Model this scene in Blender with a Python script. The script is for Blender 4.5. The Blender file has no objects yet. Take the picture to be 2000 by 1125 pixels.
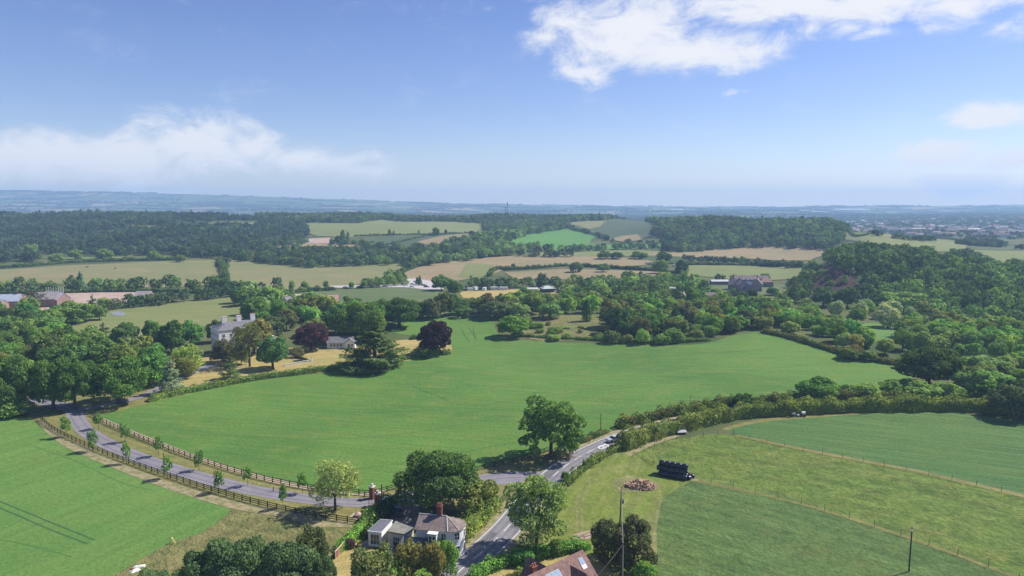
import bpy, bmesh, math, random
import numpy as np
from mathutils import Vector, Matrix
from mathutils.geometry import delaunay_2d_cdt

S = bpy.context.scene
random.seed(3)
C = S.collection
R = math.radians

# ------------------------------------------------------------------ camera, sky, sun, exposure
CAM_H, PITCH, FPX = 62.0, R(7.0), 1333.0
cam_d = bpy.data.cameras.new('camera'); cam = bpy.data.objects.new('camera', cam_d); C.objects.link(cam)
cam_d.sensor_width = 36.0; cam_d.lens = 36.0*FPX/2000.0
cam_d.clip_start = 1.0; cam_d.clip_end = 40000.0
cam.location = (0, 0, CAM_H); cam.rotation_euler = (R(90)-PITCH, 0, 0)
S.camera = cam

SUN_EL = R(46.0)
sun_dir = Vector((0.925, 0.38, 0)).normalized()*math.cos(SUN_EL) + Vector((0, 0, math.sin(SUN_EL)))   # towards the sun
sun_d = bpy.data.lights.new('sun', 'SUN'); sun_o = bpy.data.objects.new('sun', sun_d); C.objects.link(sun_o)
sun_d.energy = 5.0; sun_d.angle = R(0.53); sun_d.color = (1.0, 0.955, 0.88)
sun_o.rotation_euler = sun_dir.to_track_quat('Z', 'Y').to_euler()
sun_o.location = (300, 200, 900)

S.view_settings.view_transform = 'Standard'; S.view_settings.look = 'None'
S.view_settings.exposure = 0.52; S.view_settings.gamma = 1.0
S.cycles.max_bounces = 6; S.cycles.diffuse_bounces = 3; S.cycles.transmission_bounces = 3
S.cycles.volume_bounces = 1; S.cycles.transparent_max_bounces = 8; S.cycles.glossy_bounces = 2
S.cycles.use_denoising = True
S.cycles.sample_clamp_indirect = 4.0

SKY = 0.092
W = bpy.data.worlds.new('World'); S.world = W; W.use_nodes = True
def build_world():
    nt = W.node_tree; nt.nodes.clear(); N = nt.nodes.new; L = nt.links.new
    def mth(op, a, b=None, c=None, cl=False):
        n = N('ShaderNodeMath'); n.operation = op; n.use_clamp = cl
        for i, v in enumerate((a, b, c)):
            if v is None: continue
            if isinstance(v, (int, float)): n.inputs[i].default_value = v
            else: L(v, n.inputs[i])
        return n.outputs[0]
    out = N('ShaderNodeOutputWorld'); bg = N('ShaderNodeBackground'); L(bg.outputs[0], out.inputs[0])
    bg.inputs[1].default_value = SKY
    tc = N('ShaderNodeTexCoord'); sep = N('ShaderNodeSeparateXYZ'); L(tc.outputs['Generated'], sep.inputs[0])
    comb = N('ShaderNodeCombineXYZ'); L(sep.outputs[0], comb.inputs[0]); L(sep.outputs[1], comb.inputs[1])
    L(mth('MAXIMUM', sep.outputs[2], 0.012), comb.inputs[2])
    sky = N('ShaderNodeTexSky'); sky.sky_type = 'NISHITA'; sky.sun_disc = False
    sky.sun_elevation = SUN_EL; sky.sun_rotation = math.atan2(sun_dir.x, sun_dir.y)
    sky.altitude = 0; sky.air_density = 1.0; sky.dust_density = 0.25; sky.ozone_density = 2.4
    L(comb.outputs[0], sky.inputs[0])
    # clouds: soft banks placed by compass bearing and height in the sky
    az = mth('ARCTAN2', sep.outputs[0], sep.outputs[1])
    el = mth('ARCSINE', sep.outputs[2])
    cc = N('ShaderNodeCombineXYZ'); L(az, cc.inputs[0]); L(el, cc.inputs[1])
    mp = N('ShaderNodeMapping'); mp.inputs['Scale'].default_value = (1.0, 1.9, 1.0); L(cc.outputs[0], mp.inputs[0])
    n1 = N('ShaderNodeTexNoise'); n1.inputs['Scale'].default_value = 12; n1.inputs['Detail'].default_value = 9
    n1.inputs['Roughness'].default_value = 0.68; n1.inputs['Distortion'].default_value = 0.5; L(mp.outputs[0], n1.inputs[0])
    n2 = N('ShaderNodeTexNoise'); n2.inputs['Scale'].default_value = 6; n2.inputs['Detail'].default_value = 5; L(mp.outputs[0], n2.inputs[0])
    # warp the coordinates so the banks get ragged outlines
    sub = N('ShaderNodeVectorMath'); sub.operation = 'SUBTRACT'; L(n2.outputs['Color'], sub.inputs[0]); sub.inputs[1].default_value = (.5, .5, .5)
    scl = N('ShaderNodeVectorMath'); scl.operation = 'MULTIPLY'; L(sub.outputs[0], scl.inputs[0]); scl.inputs[1].default_value = (.13, .055, 0)
    add = N('ShaderNodeVectorMath'); add.operation = 'ADD'; L(cc.outputs[0], add.inputs[0]); L(scl.outputs[0], add.inputs[1])
    banks = [(60,318,210,55,1.15),(200,302,190,50,1.15),(360,278,140,55,1.15),(470,292,110,40,1.),(570,310,110,34,1.05),(700,325,85,28,1.0),(250,352,220,18,.5),(20,345,120,30,.8),(330,365,90,9,.9),(-150,330,200,50,1),(120,340,200,30,.8),
             (1230,45,175,85,1.2),(1190,85,150,50,1.15),(1330,92,150,48,1.1),(1450,95,110,32,1.),(1530,8,260,34,1.1),(1740,8,260,32,1.1),(1900,10,160,34,1),(1640,62,70,22,.8),(1135,140,75,30,1),(1340,135,34,18,.65),(1480,165,60,9,.5),(1850,60,80,14,.6),(1065,70,75,30,.9),(1992,50,34,26,.8),(1700,80,60,14,.6),
             (1945,236,58,22,1.15),(1845,300,70,20,1.7),(1872,356,66,22,1.8),(1995,305,50,18,1.6),(945,2,24,9,.45),(1560,60,60,20,.7)]
    tot = None
    for bx, by, rx, ry, k in banks:
        x = (bx-1000)/FPX; zc = (562.5-by)/FPX
        f = math.cos(PITCH)+zc*math.sin(PITCH); u = zc*math.cos(PITCH)-math.sin(PITCH)
        ca, ce = math.atan2(x, f), math.atan2(u, math.hypot(x, f))
        s_ = N('ShaderNodeVectorMath'); s_.operation = 'SUBTRACT'; L(add.outputs[0], s_.inputs[0]); s_.inputs[1].default_value = (ca, ce, 0)
        m_ = N('ShaderNodeVectorMath'); m_.operation = 'MULTIPLY'; L(s_.outputs[0], m_.inputs[0])
        m_.inputs[1].default_value = (FPX/rx/1.35, FPX/ry/1.35, 0)
        l_ = N('ShaderNodeVectorMath'); l_.operation = 'LENGTH'; L(m_.outputs[0], l_.inputs[0])
        v = mth('MULTIPLY', mth('SUBTRACT', 1.0, l_.outputs['Value'], cl=True), k*1.5)
        tot = v if tot is None else mth('SMOOTH_MAX', tot, v, 0.18)
    nz = mth('MULTIPLY', mth('SUBTRACT', n1.outputs[0], 0.5), 3.6)
    raw = mth('ADD', tot, nz)
    gate = mth('MULTIPLY', tot, 2.2, cl=True)
    mr = N('ShaderNodeMapRange'); mr.interpolation_type = 'SMOOTHERSTEP'
    L(raw, mr.inputs[0]); mr.inputs[1].default_value = 0.05; mr.inputs[2].default_value = 1.65; mr.inputs[3].default_value = 0; mr.inputs[4].default_value = 0.97
    dens = mth('MULTIPLY', mr.outputs[0], gate)
    tint = N('ShaderNodeMix'); tint.data_type = 'RGBA'; tint.blend_type = 'MULTIPLY'; tint.inputs[0].default_value = 1
    L(sky.outputs[0], tint.inputs[6]); grade = N('ShaderNodeValToRGB'); L(sep.outputs[2], grade.inputs[0]); ge = grade.color_ramp
    ge.elements[0].position = 0.0; ge.elements[0].color = (1.0, .96, 1.04, 1); ge.elements[1].position = .36; ge.elements[1].color = (.62, .67, .98, 1)
    mid_ = ge.elements.new(.13); mid_.color = (.80, .80, 1.02, 1); L(grade.outputs[0], tint.inputs[7])
    mix = N('ShaderNodeMix'); mix.data_type = 'RGBA'; L(dens, mix.inputs[0]); L(tint.outputs[2], mix.inputs[6])
    mix.inputs[7].default_value = (0.645/SKY, 0.65/SKY, 0.675/SKY, 1)
    L(mix.outputs[2], bg.inputs[0])
    W.cycles.sampling_method = 'MANUAL'; W.cycles.sample_map_resolution = 512
build_world()

# ------------------------------------------------------------------ terrain heights
SKYL = [(-600,190),(0,182),(250,172),(400,156),(600,110),(750,92),(900,68),(1100,52),(1300,44),(1500,42),(1700,50),(2000,54),(2600,54)]
def skyz(px): return float(np.interp(px, [a for a, b in SKYL], [b for a, b in SKYL]))
def tail(px, a): return a + [(5200, skyz(px)*.45), (6000, skyz(px)), (6600, skyz(px)-20), (7300, -8)]
COLS = [
 (-500, [(420,0),(700,3),(780,6),(1050,26),(1400,46),(1750,18),(2300,-5),(4000,12)]),
 (0,    [(420,0),(520,-1),(680,3),(760,4.7),(1050,22),(1400,47),(1750,18),(2300,-5),(4000,12)]),
 (250,  [(420,0),(520,-1),(680,3.2),(760,4.7),(1050,21),(1400,45),(1750,18),(2300,-5),(4000,12)]),
 (500,  [(420,0),(520,-1),(660,1),(760,5),(1000,17),(1380,39),(1750,15),(2300,-6),(4000,6)]),
 (750,  [(430,0),(600,-1.4),(760,4.7),(930,12.8),(1300,27),(1450,34),(1750,12),(2300,-6),(4000,2)]),
 (950,  [(430,0),(590,-1),(720,3),(900,11),(1300,28),(1450,33),(1750,12),(2300,-6),(4000,0)]),
 (1100, [(430,0),(560,0),(680,.5),(790,2.4),(900,7.6),(1150,18),(1350,26),(1450,31),(1750,10),(2300,-6),(4000,0)]),
 (1250, [(430,0),(620,1),(780,3),(900,7),(1100,20),(1300,29),(1420,31),(1750,5),(2300,-6),(4000,0)]),
 (1400, [(430,0),(620,1),(780,3),(850,6),(1000,24),(1100,31),(1300,24),(1600,-3),(2300,-8),(4000,0)]),
 (1520, [(430,0),(620,1),(780,3),(850,7),(1000,28),(1090,33),(1300,15),(1600,-4),(2300,-8),(4000,0)]),
 (1575, [(430,0),(500,1),(600,4),(780,5),(850,9),(1000,28),(1080,33),(1250,12),(1600,-4),(2300,-8),(4000,0)]),
 (1625, [(440,0),(462,2),(478,18),(530,20),(620,10),(760,6),(860,12),(980,26),(1050,31),(1200,8),(1600,-4),(2300,-8),(4000,0)]),
 (1690, [(430,0),(455,2),(475,17),(545,22),(610,17),(700,17),(850,25),(930,22),(1100,4),(1600,-3),(2800,-4),(4200,5)]),
 (1780, [(420,0),(445,3),(490,15),(550,18),(610,14),(700,14),(840,20),(930,16),(1100,3),(1600,-2),(2800,-3),(4200,5)]),
 (1860, [(410,0),(440,4),(490,11),(550,13),(620,10),(750,13),(850,14),(950,10),(1150,2),(1600,-1),(2800,-3),(4200,5)]),
 (1960, [(410,0),(440,3),(500,7),(600,9.5),(750,11),(820,9),(1000,3),(1400,0),(2800,-3),(4200,5)]),
 (2300, [(410,0),(440,3),(500,7),(600,9.5),(750,11),(820,9),(1000,3),(1400,0),(2800,-3),(4200,5)]),
]
_u = np.linspace(-1.15, 1.0, 500); _Y = np.concatenate([np.arange(0, 2400, 6.0), np.geomspace(2400, 7600, 120)])
def _prof():
    cu = np.array([(c[0]-1000)/FPX for c in COLS]); T = []
    for px, pts in COLS:
        p = tail(px, pts); p = [(0, 0), (360, 0)] + p
        T.append(np.interp(_Y, [a for a, b in p], [b for a, b in p]))
    T = np.array(T); out = np.empty((len(_u), len(_Y)))
    for j in range(len(_Y)): out[:, j] = np.interp(_u, cu, T[:, j])
    k = np.array([1, 2, 3, 2, 1.]); k /= k.sum()
    for _ in range(3):
        out = np.apply_along_axis(lambda r: np.convolve(np.pad(r, 2, 'edge'), k, 'valid'), 0, out)
    near = _Y < 2400
    for _ in range(2):
        out = np.apply_along_axis(lambda r: np.convolve(np.pad(r, 2, 'edge'), k, 'valid'), 1, out)
    return out
_Z = _prof()
def _raw(x, y):
    x = np.asarray(x, float); y = np.asarray(y, float)
    yy = np.clip(y, 1.0, 7590.0); u = np.clip(x/np.maximum(yy, 40), _u[0], _u[-1]-1e-6)
    a = (u-_u[0])/(_u[1]-_u[0]); i = np.clip(a.astype(int), 0, len(_u)-2); fa = a-i
    j = np.clip(np.searchsorted(_Y, yy)-1, 0, len(_Y)-2); fb = (yy-_Y[j])/(_Y[j+1]-_Y[j])
    z = (_Z[i, j]*(1-fa)+_Z[i+1, j]*fa)*(1-fb)+(_Z[i, j+1]*(1-fa)+_Z[i+1, j+1]*fa)*fb
    f = np.clip((yy-120)/200, 0, 1)
    z = z + 3.2*np.exp(-(((x-128)/55)**2+((yy-300)/38)**2)) - 1.6*np.exp(-(((x-20)/60)**2+((yy-290)/50)**2))
    z = z + f*(.5*np.sin(x/47+1.3)*np.cos(yy/61)+.25*np.sin(x/19+yy/27))
    g2 = np.clip((yy-720)/200, 0, 1)*np.clip((1650-yy)/200, 0, 1); z = z+g2*(2.6*np.sin(x/70+yy/110)+1.8*np.sin(x/38-yy/90))
    g = np.clip((yy-1700)/1500, 0, 1)
    z = z + g*(7*np.sin(x/410+yy/900)+5*np.sin(x/230-yy/310+2)+3*np.sin(yy/140+x/700))*np.clip((5800-yy)/600, .25, 1)
    return z
def _axis(stops):
    out = [stops[0][0]]
    for (a, st), (b, st2) in zip(stops[:-1], stops[1:]):
        v = a
        while v < b-1e-6:
            t = (v-a)/(b-a); v = min(b, v+st+(st2-st)*t); out.append(v)
    return np.array(out)
_xp = _axis([(0,6),(450,6),(900,12),(1600,30),(3000,90),(7000,250)])
GX = np.concatenate([-_xp[::-1][:-1], _xp])
GY = _axis([(-300,40),(40,8),(100,6),(700,6),(1600,12),(2600,30),(7400,90)])
_XX, _YY = np.meshgrid(GX, GY); GZ = _raw(_XX, _YY)
def H(x, y):
    x = np.clip(np.asarray(x, float), GX[0]+.01, GX[-1]-.01); y = np.clip(np.asarray(y, float), GY[0]+.01, GY[-1]-.01)
    i = np.searchsorted(GX, x)-1; j = np.searchsorted(GY, y)-1
    fx = (x-GX[i])/(GX[i+1]-GX[i]); fy = (y-GY[j])/(GY[j+1]-GY[j])
    a, b, c, d = GZ[j, i], GZ[j, i+1], GZ[j+1, i+1], GZ[j+1, i]
    return np.where(fx >= fy, a+(b-a)*fx+(c-b)*fy, a+(c-d)*fx+(d-a)*fy)
_ct, _st = math.cos(PITCH), math.sin(PITCH)
def ray(px, py):
    x = (px-1000.0)/FPX; z = (562.5-py)/FPX
    return x, _ct+z*_st, z*_ct-_st
def P(px, py):
    """the point of the ground seen at a spot of the photograph (2000 x 1125)"""
    dx, dy, dz = ray(px, py)
    t0 = 40.0; t = t0
    while t < 7300:
        st = max(2.0, t*.006); x, y, z = dx*(t+st), dy*(t+st), CAM_H+dz*(t+st)
        if z < float(H(x, y)):
            a, b = t, t+st
            for _ in range(18):
                m = (a+b)/2
                if CAM_H+dz*m < float(H(dx*m, dy*m)): b = m
                else: a = m
            return Vector((dx*b, dy*b, float(H(dx*b, dy*b))))
        t += st
    return Vector((dx*6500, dy*6500, float(H(dx*6500, dy*6500))))
def PZ(px, py, z):
    dx, dy, dz = ray(px, py); t = (z-CAM_H)/dz
    return Vector((dx*t, dy*t, z))
def scale_at(p): return FPX/(p.y*_ct+(CAM_H-p.z)*_st)           # photo pixels per metre
def row_to_z(y, py):
    dx, dy, dz = ray(1000, py); return CAM_H+dz/dy*y
def pix(p):
    f = p[1]*_ct+(CAM_H-p[2])*_st; up = -(CAM_H-p[2])*_ct+p[1]*_st
    return 1000+FPX*p[0]/f, 562.5-FPX*up/f

# ------------------------------------------------------------------ materials
MATS = {}
def mat(name, fn):
    if name in MATS: return MATS[name]
    m = bpy.data.materials.new(name); m.use_nodes = True; nt = m.node_tree; nt.nodes.clear()
    fn(nt, nt.nodes.new, nt.links.new); MATS[name] = m; return m
def _bsdf(nt, N, L, rough=.9, spec=.2):
    o = N('ShaderNodeOutputMaterial'); b = N('ShaderNodeBsdfPrincipled'); L(b.outputs[0], o.inputs[0])
    b.inputs['Roughness'].default_value = rough; b.inputs['Specular IOR Level'].default_value = spec
    return b
def _mix(N, L, f, a, b, blend='MIX'):
    m = N('ShaderNodeMix'); m.data_type = 'RGBA'; m.blend_type = blend
    for s, v in ((0, f), (6, a), (7, b)):
        if isinstance(v, (int, float)): m.inputs[s].default_value = v
        elif isinstance(v, tuple): m.inputs[s].default_value = (*v, 1)
        else: L(v, m.inputs[s])
    return m.outputs[2]
def _noise(N, L, vec, sc, det=4, rough=.55, dist=0):
    n = N('ShaderNodeTexNoise'); n.inputs['Scale'].default_value = sc; n.inputs['Detail'].default_value = det
    n.inputs['Roughness'].default_value = rough; n.inputs['Distortion'].default_value = dist; L(vec, n.inputs[0]); return n.outputs[0]
def _ramp(N, L, f, lo, hi):
    r = N('ShaderNodeMapRange'); L(f, r.inputs[0]); r.inputs[1].default_value = lo; r.inputs[2].default_value = hi; return r.outputs[0]
def _map(N, L, vec, sc, rot=0):
    m = N('ShaderNodeMapping'); m.inputs['Scale'].default_value = sc; m.inputs['Rotation'].default_value = (0, 0, rot); L(vec, m.inputs[0]); return m.outputs[0]
def _math(N, L, op, a, b=0):
    n = N('ShaderNodeMath'); n.operation = op
    for i, v in enumerate((a, b)):
        if isinstance(v, (int, float)): n.inputs[i].default_value = v
        else: L(v, n.inputs[i])
    return n.outputs[0]
def field_mat(name, c1, c2, c3=None, big=.012, mid=.09, fine=1.3, ang=0., streak=.25, bump=.35, c3amt=.5, streaksc=(.02, .55, 1), tuft=0.):
    """grass or crop: broad patches, drill streaks along one bearing, fine grain"""
    def fn(nt, N, L):
        b = _bsdf(nt, N, L, .95, .12); g = N('ShaderNodeNewGeometry'); v = g.outputs['Position']
        a = _noise(N, L, v, big, 5, .6, .6); col = _mix(N, L, _ramp(N, L, a, .36, .64), c1, c2)
        if c3:
            d = _noise(N, L, _map(N, L, v, (1, 1.4, 1)), mid, 6, .65, .4)
            col = _mix(N, L, _math(N, L, 'MULTIPLY', _ramp(N, L, d, .48, .72), c3amt), col, c3)
        s = _noise(N, L, _map(N, L, v, streaksc, 0), 1, 3, .6) if ang is None else None
        mp = N('ShaderNodeMapping'); mp.vector_type = 'TEXTURE'; mp.inputs['Rotation'].default_value = (0, 0, ang or 0)
        mp.inputs['Scale'].default_value = (1/streaksc[0], 1/streaksc[1], 1); L(v, mp.inputs[0])
        s = _noise(N, L, mp.outputs[0], 1, 4, .6)
        col = _mix(N, L, streak, col, _mix(N, L, _ramp(N, L, s, .35, .65), (.45, .5, .45), (1.35, 1.3, 1.3)), 'MULTIPLY')
        f = _noise(N, L, v, fine, 3, .7)
        col = _mix(N, L, .55, col, _mix(N, L, _ramp(N, L, f, .3, .7), (.62, .66, .6), (1.42, 1.36, 1.4)), 'MULTIPLY')
        if tuft:
            t = _noise(N, L, v, .35, 5, .75, .8)
            col = _mix(N, L, tuft, col, _mix(N, L, _ramp(N, L, t, .38, .62), (.5, .58, .5), (1.5, 1.4, 1.35)), 'MULTIPLY')
        L(col, b.inputs['Base Color'])
        bp = N('ShaderNodeBump'); bp.inputs['Strength'].default_value = bump; bp.inputs['Distance'].default_value = .5
        L(_math(N, L, 'ADD', f, _noise(N, L, v, .4, 5, .7)), bp.inputs['Height']); L(bp.outputs[0], b.inputs['Normal'])
    return mat(name, fn)
def plain(name, c, rough=.8, var=.25, sc=2., spec=.3, c2=None, metal=0, bump=0):
    def fn(nt, N, L):
        b = _bsdf(nt, N, L, rough, spec); b.inputs['Metallic'].default_value = metal
        g = N('ShaderNodeNewGeometry'); n = _noise(N, L, g.outputs['Position'], sc, 5, .65)
        if c2: col = _mix(N, L, _ramp(N, L, n, .38, .62), c, c2)
        else: col = _mix(N, L, var, c, _mix(N, L, _ramp(N, L, n, .3, .7), (c[0]*.35, c[1]*.35, c[2]*.35), tuple(min(1, q*1.6) for q in c)))
        L(col, b.inputs['Base Color'])
        if bump:
            bp = N('ShaderNodeBump'); bp.inputs['Strength'].default_value = bump; bp.inputs['Distance'].default_value = .1
            L(n, bp.inputs['Height']); L(bp.outputs[0], b.inputs['Normal'])
    return mat(name, fn)
def tile_mat(name, c1, c2, sx=.35, sy=.28):
    def fn(nt, N, L):
        b = _bsdf(nt, N, L, .75, .25); tc = N('ShaderNodeTexCoord')
        br = N('ShaderNodeTexBrick'); br.inputs['Scale'].default_value = 1; br.inputs['Brick Width'].default_value = sx; br.inputs['Row Height'].default_value = sy
        br.inputs['Mortar Size'].default_value = .015; br.inputs['Color1'].default_value = (*c1, 1); br.inputs['Color2'].default_value = (*c2, 1)
        br.inputs['Mortar'].default_value = (c1[0]*.4, c1[1]*.4, c1[2]*.4, 1); L(tc.outputs['Object'], br.inputs[0])
        g = N('ShaderNodeNewGeometry'); n = _noise(N, L, g.outputs['Position'], .9, 6, .7)
        L(_mix(N, L, .7, br.outputs[0], _mix(N, L, _ramp(N, L, n, .35, .65), (.6, .6, .62), (1.4, 1.35, 1.25)), 'MULTIPLY'), b.inputs['Base Color'])
    return mat(name, fn)
def leaf_fn(attr):
    def fn(nt, N, L):
        o = N('ShaderNodeOutputMaterial'); g = N('ShaderNodeNewGeometry')
        if attr: a = N('ShaderNodeAttribute'); a.attribute_name = 'tint'; src = a.outputs['Color']
        else: a = N('ShaderNodeObjectInfo'); src = a.outputs['Color']
        rnd = g.outputs['Random Per Island']
        col = _mix(N, L, 1.0, src, _mix(N, L, rnd, (.50, .56, .56), (1.6, 1.46, 1.15)), 'MULTIPLY')
        n = _noise(N, L, g.outputs['Position'], .22, 4, .6)
        col = _mix(N, L, .8, col, _mix(N, L, _ramp(N, L, n, .35, .65), (.70, .78, .8), (1.35, 1.25, 1.0)), 'MULTIPLY')
        d = N('ShaderNodeBsdfDiffuse'); t = N('ShaderNodeBsdfTranslucent'); L(col, d.inputs[0])
        L(_mix(N, L, 1.0, col, (1.25, 1.35, .6), 'MULTIPLY'), t.inputs[0])
        m = N('ShaderNodeMixShader'); m.inputs[0].default_value = .30; L(d.outputs[0], m.inputs[1]); L(t.outputs[0], m.inputs[2])
        L(m.outputs[0], o.inputs[0])
    return fn
LEAF = mat('leaf', leaf_fn(False)); LEAFA = mat('leaf_tinted', leaf_fn(True))
BARK = plain('bark', (.075, .06, .048), .95, .6, 1.5)
WOOD = plain('dark_timber', (.035, .026, .02), .8, .5, 3)

# ------------------------------------------------------------------ mesh helpers
def mesh_np(name, V, F, m=None, tint=None):
    me = bpy.data.meshes.new(name); V = np.asarray(V, np.float32); F = np.asarray(F, np.int32); k = F.shape[1]
    me.vertices.add(len(V)); me.vertices.foreach_set('co', V.ravel())
    me.loops.add(F.size); me.loops.foreach_set('vertex_index', F.ravel())
    me.polygons.add(len(F)); me.polygons.foreach_set('loop_start', np.arange(0, F.size, k, dtype=np.int32))
    me.update(calc_edges=True)
    if m: me.materials.append(m)
    if tint is not None:
        a = me.attributes.new('tint', 'FLOAT_COLOR', 'POINT'); t = np.ones((len(V), 4), np.float32); t[:, :3] = tint; a.data.foreach_set('color', t.ravel())
    return me
def link(name, me, parent=None, loc=None, rz=None):
    o = bpy.data.objects.new(name, me); C.objects.link(o)
    if parent: o.parent = parent
    if loc is not None: o.location = loc
    if rz is not None: o.rotation_euler = (0, 0, rz)
    return o
def tag(o, label=None, cat=None, group=None, kind=None):
    for k, v in (('label', label), ('category', cat), ('group', group), ('kind', kind)):
        if v: o[k] = v
    return o
def thing(name, label, cat, loc=(0, 0, 0), rz=0, group=None):
    return tag(link(name, None, None, loc, rz), label, cat, group)
def copy_thing(r, loc, rz=None, label=None, scale=None, group=None):
    n = r.copy(); C.objects.link(n); n.location = loc
    if rz is not None: n.rotation_euler = (0, 0, rz)
    if label: n['label'] = label
    if group: n['group'] = group
    if scale: n.scale = scale
    for ch in r.children:
        c = ch.copy(); C.objects.link(c); c.parent = n
        for g in ch.children:
            d = g.copy(); C.objects.link(d); d.parent = c
    return n
class MB:
    """collects boxes, prisms and tubes for ONE mesh"""
    def __init__(s): s.v = []; s.f = []
    def add(s, vs, fs):
        k = len(s.v); s.v += [tuple(v) for v in vs]; s.f += [tuple(i+k for i in f) for f in fs]; return s
    def box(s, x0, x1, y0, y1, z0, z1):
        return s.add([(x0,y0,z0),(x1,y0,z0),(x1,y1,z0),(x0,y1,z0),(x0,y0,z1),(x1,y0,z1),(x1,y1,z1),(x0,y1,z1)],
                     [(3,2,1,0),(4,5,6,7),(0,1,5,4),(1,2,6,5),(2,3,7,6),(3,0,4,7)])
    def prism(s, pts, z0, z1):
        n = len(pts)
        return s.add([(p[0],p[1],z0) for p in pts]+[(p[0],p[1],z1) for p in pts],
                     [tuple(range(n))[::-1], tuple(range(n, 2*n))]+[(i,(i+1)%n,(i+1)%n+n,i+n) for i in range(n)])
    def tube(s, a, b, r0, r1=None, n=8):
        a, b = Vector(a), Vector(b); r1 = r0 if r1 is None else r1; d = (b-a).normalized()
        x = d.orthogonal().normalized(); y = d.cross(x); vs = []
        for p, r in ((a, r0), (b, r1)):
            for i in range(n):
                t = 2*math.pi*i/n; vs.append(p+(x*math.cos(t)+y*math.sin(t))*r)
        return s.add(vs, [(i,(i+1)%n,(i+1)%n+n,i+n) for i in range(n)]+[tuple(range(n))[::-1], tuple(range(n, 2*n))])
    def mesh(s, name, m):
        me = bpy.data.meshes.new(name); me.from_pydata(s.v, [], s.f); me.update()
        if m: me.materials.append(m)
        return me
    def build(s, name, m, parent=None, loc=None, rz=None): return link(name, s.mesh(name, m), parent, loc, rz)

def smooth_poly(pts, closed=True, step=None, k=4):
    """Catmull-Rom through world points"""
    n = len(pts); out = []
    rng_ = range(n) if closed else range(n-1)
    for i in rng_:
        if closed: p0, p1, p2, p3 = pts[i-1], pts[i], pts[(i+1) % n], pts[(i+2) % n]
        else: p0, p1, p2, p3 = pts[max(i-1, 0)], pts[i], pts[i+1], pts[min(i+2, n-1)]
        d = (p2-p1).length; kk = max(1, min(24, int(d/(step or 4)))) if step else k
        for j in range(kk):
            t = j/kk
            out.append(.5*((2*p1)+(p2-p0)*t+(2*p0-5*p1+4*p2-p3)*t*t+(3*p1-p0-3*p2+p3)*t**3))
    if not closed: out.append(pts[-1])
    return out
_layer = [0]
def drape(name, outline, m, off, step=8., kind='structure', label=None, jit=0., parent=None, lines=()):
    """a sheet of ground cover laid on the terrain inside a world outline; lines = extra thin strips (wheel marks)"""
    rng = random.Random(hash(name) % 997 + len(outline))
    pts = [Vector((p[0], p[1])) for p in outline]
    if jit:
        pts = [p+Vector((rng.uniform(-jit, jit), rng.uniform(-jit, jit))) for p in pts]
    xs = [p.x for p in pts]; ys = [p.y for p in pts]
    g = []
    nx, ny = int((max(xs)-min(xs))/step), int((max(ys)-min(ys))/step)
    if nx*ny > 14000: step *= math.sqrt(nx*ny/14000); nx, ny = int((max(xs)-min(xs))/step), int((max(ys)-min(ys))/step)
    A = np.array([(p.x, p.y) for p in pts])
    if nx > 0 and ny > 0:
        gx, gy = np.meshgrid(min(xs)+step*(np.arange(nx)+.5), min(ys)+step*(np.arange(ny)+.5)); gp = np.stack([gx.ravel(), gy.ravel()], 1)
        gp = gp[inside(gp, A)]
        # keep away from the outline
        if len(gp):
            d = np.min(np.hypot(gp[:, None, 0]-A[None, ::2, 0], gp[:, None, 1]-A[None, ::2, 1]), 1) if len(gp)*len(A) < 4e6 else np.full(len(gp), 99.)
            g = [Vector(q) for q in gp[d > step*.35]]
    n = len(pts)
    r = delaunay_2d_cdt(pts+g, [], [list(range(n))], 1, 1e-4)
    V = np.array([(v.x, v.y) for v in r[0]]); F = np.array([f if len(f) == 3 else f[:3] for f in r[2]])
    e1 = V[F[:, 1]]-V[F[:, 0]]; e2 = V[F[:, 2]]-V[F[:, 0]]
    flip = (e1[:, 0]*e2[:, 1]-e1[:, 1]*e2[:, 0]) < 0; F[flip] = F[flip][:, ::-1]
    z = H(V[:, 0], V[:, 1])+.5*off*(1+np.maximum(0, V[:, 1]-150)/90.)
    o = link(name, mesh_np(name, np.column_stack([V, z]), F, m), parent)
    if kind: o['kind'] = kind
    if label: o['label'] = label
    return o
def inside(Q, A):
    x, y = Q[:, 0], Q[:, 1]; c = np.zeros(len(Q), bool); n = len(A); j = n-1
    for i in range(n):
        xi, yi, xj, yj = A[i, 0], A[i, 1], A[j, 0], A[j, 1]
        if yi != yj: c ^= ((yi > y) != (yj > y)) & (x < (xj-xi)*(y-yi)/(yj-yi)+xi)
        j = i
    return c
def px_poly(pp, sm=True, step=4):
    w = [P(a, b) for a, b in pp]; w = [Vector((p.x, p.y, 0)) for p in w]
    if sm:
        d = sum((w[i]-w[i-1]).length for i in range(len(w))); step = max(step, d/260)
        return smooth_poly(w, True, step)
    out = []
    for a, b in zip(w, w[1:]+w[:1]):
        k = max(1, int((b-a).length/18))
        for i in range(k): t = i/k; out.append(a.lerp(b, t)+Vector((random.uniform(-.8, .8), random.uniform(-.8, .8), 0))*(0 < i))
    return out
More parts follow.
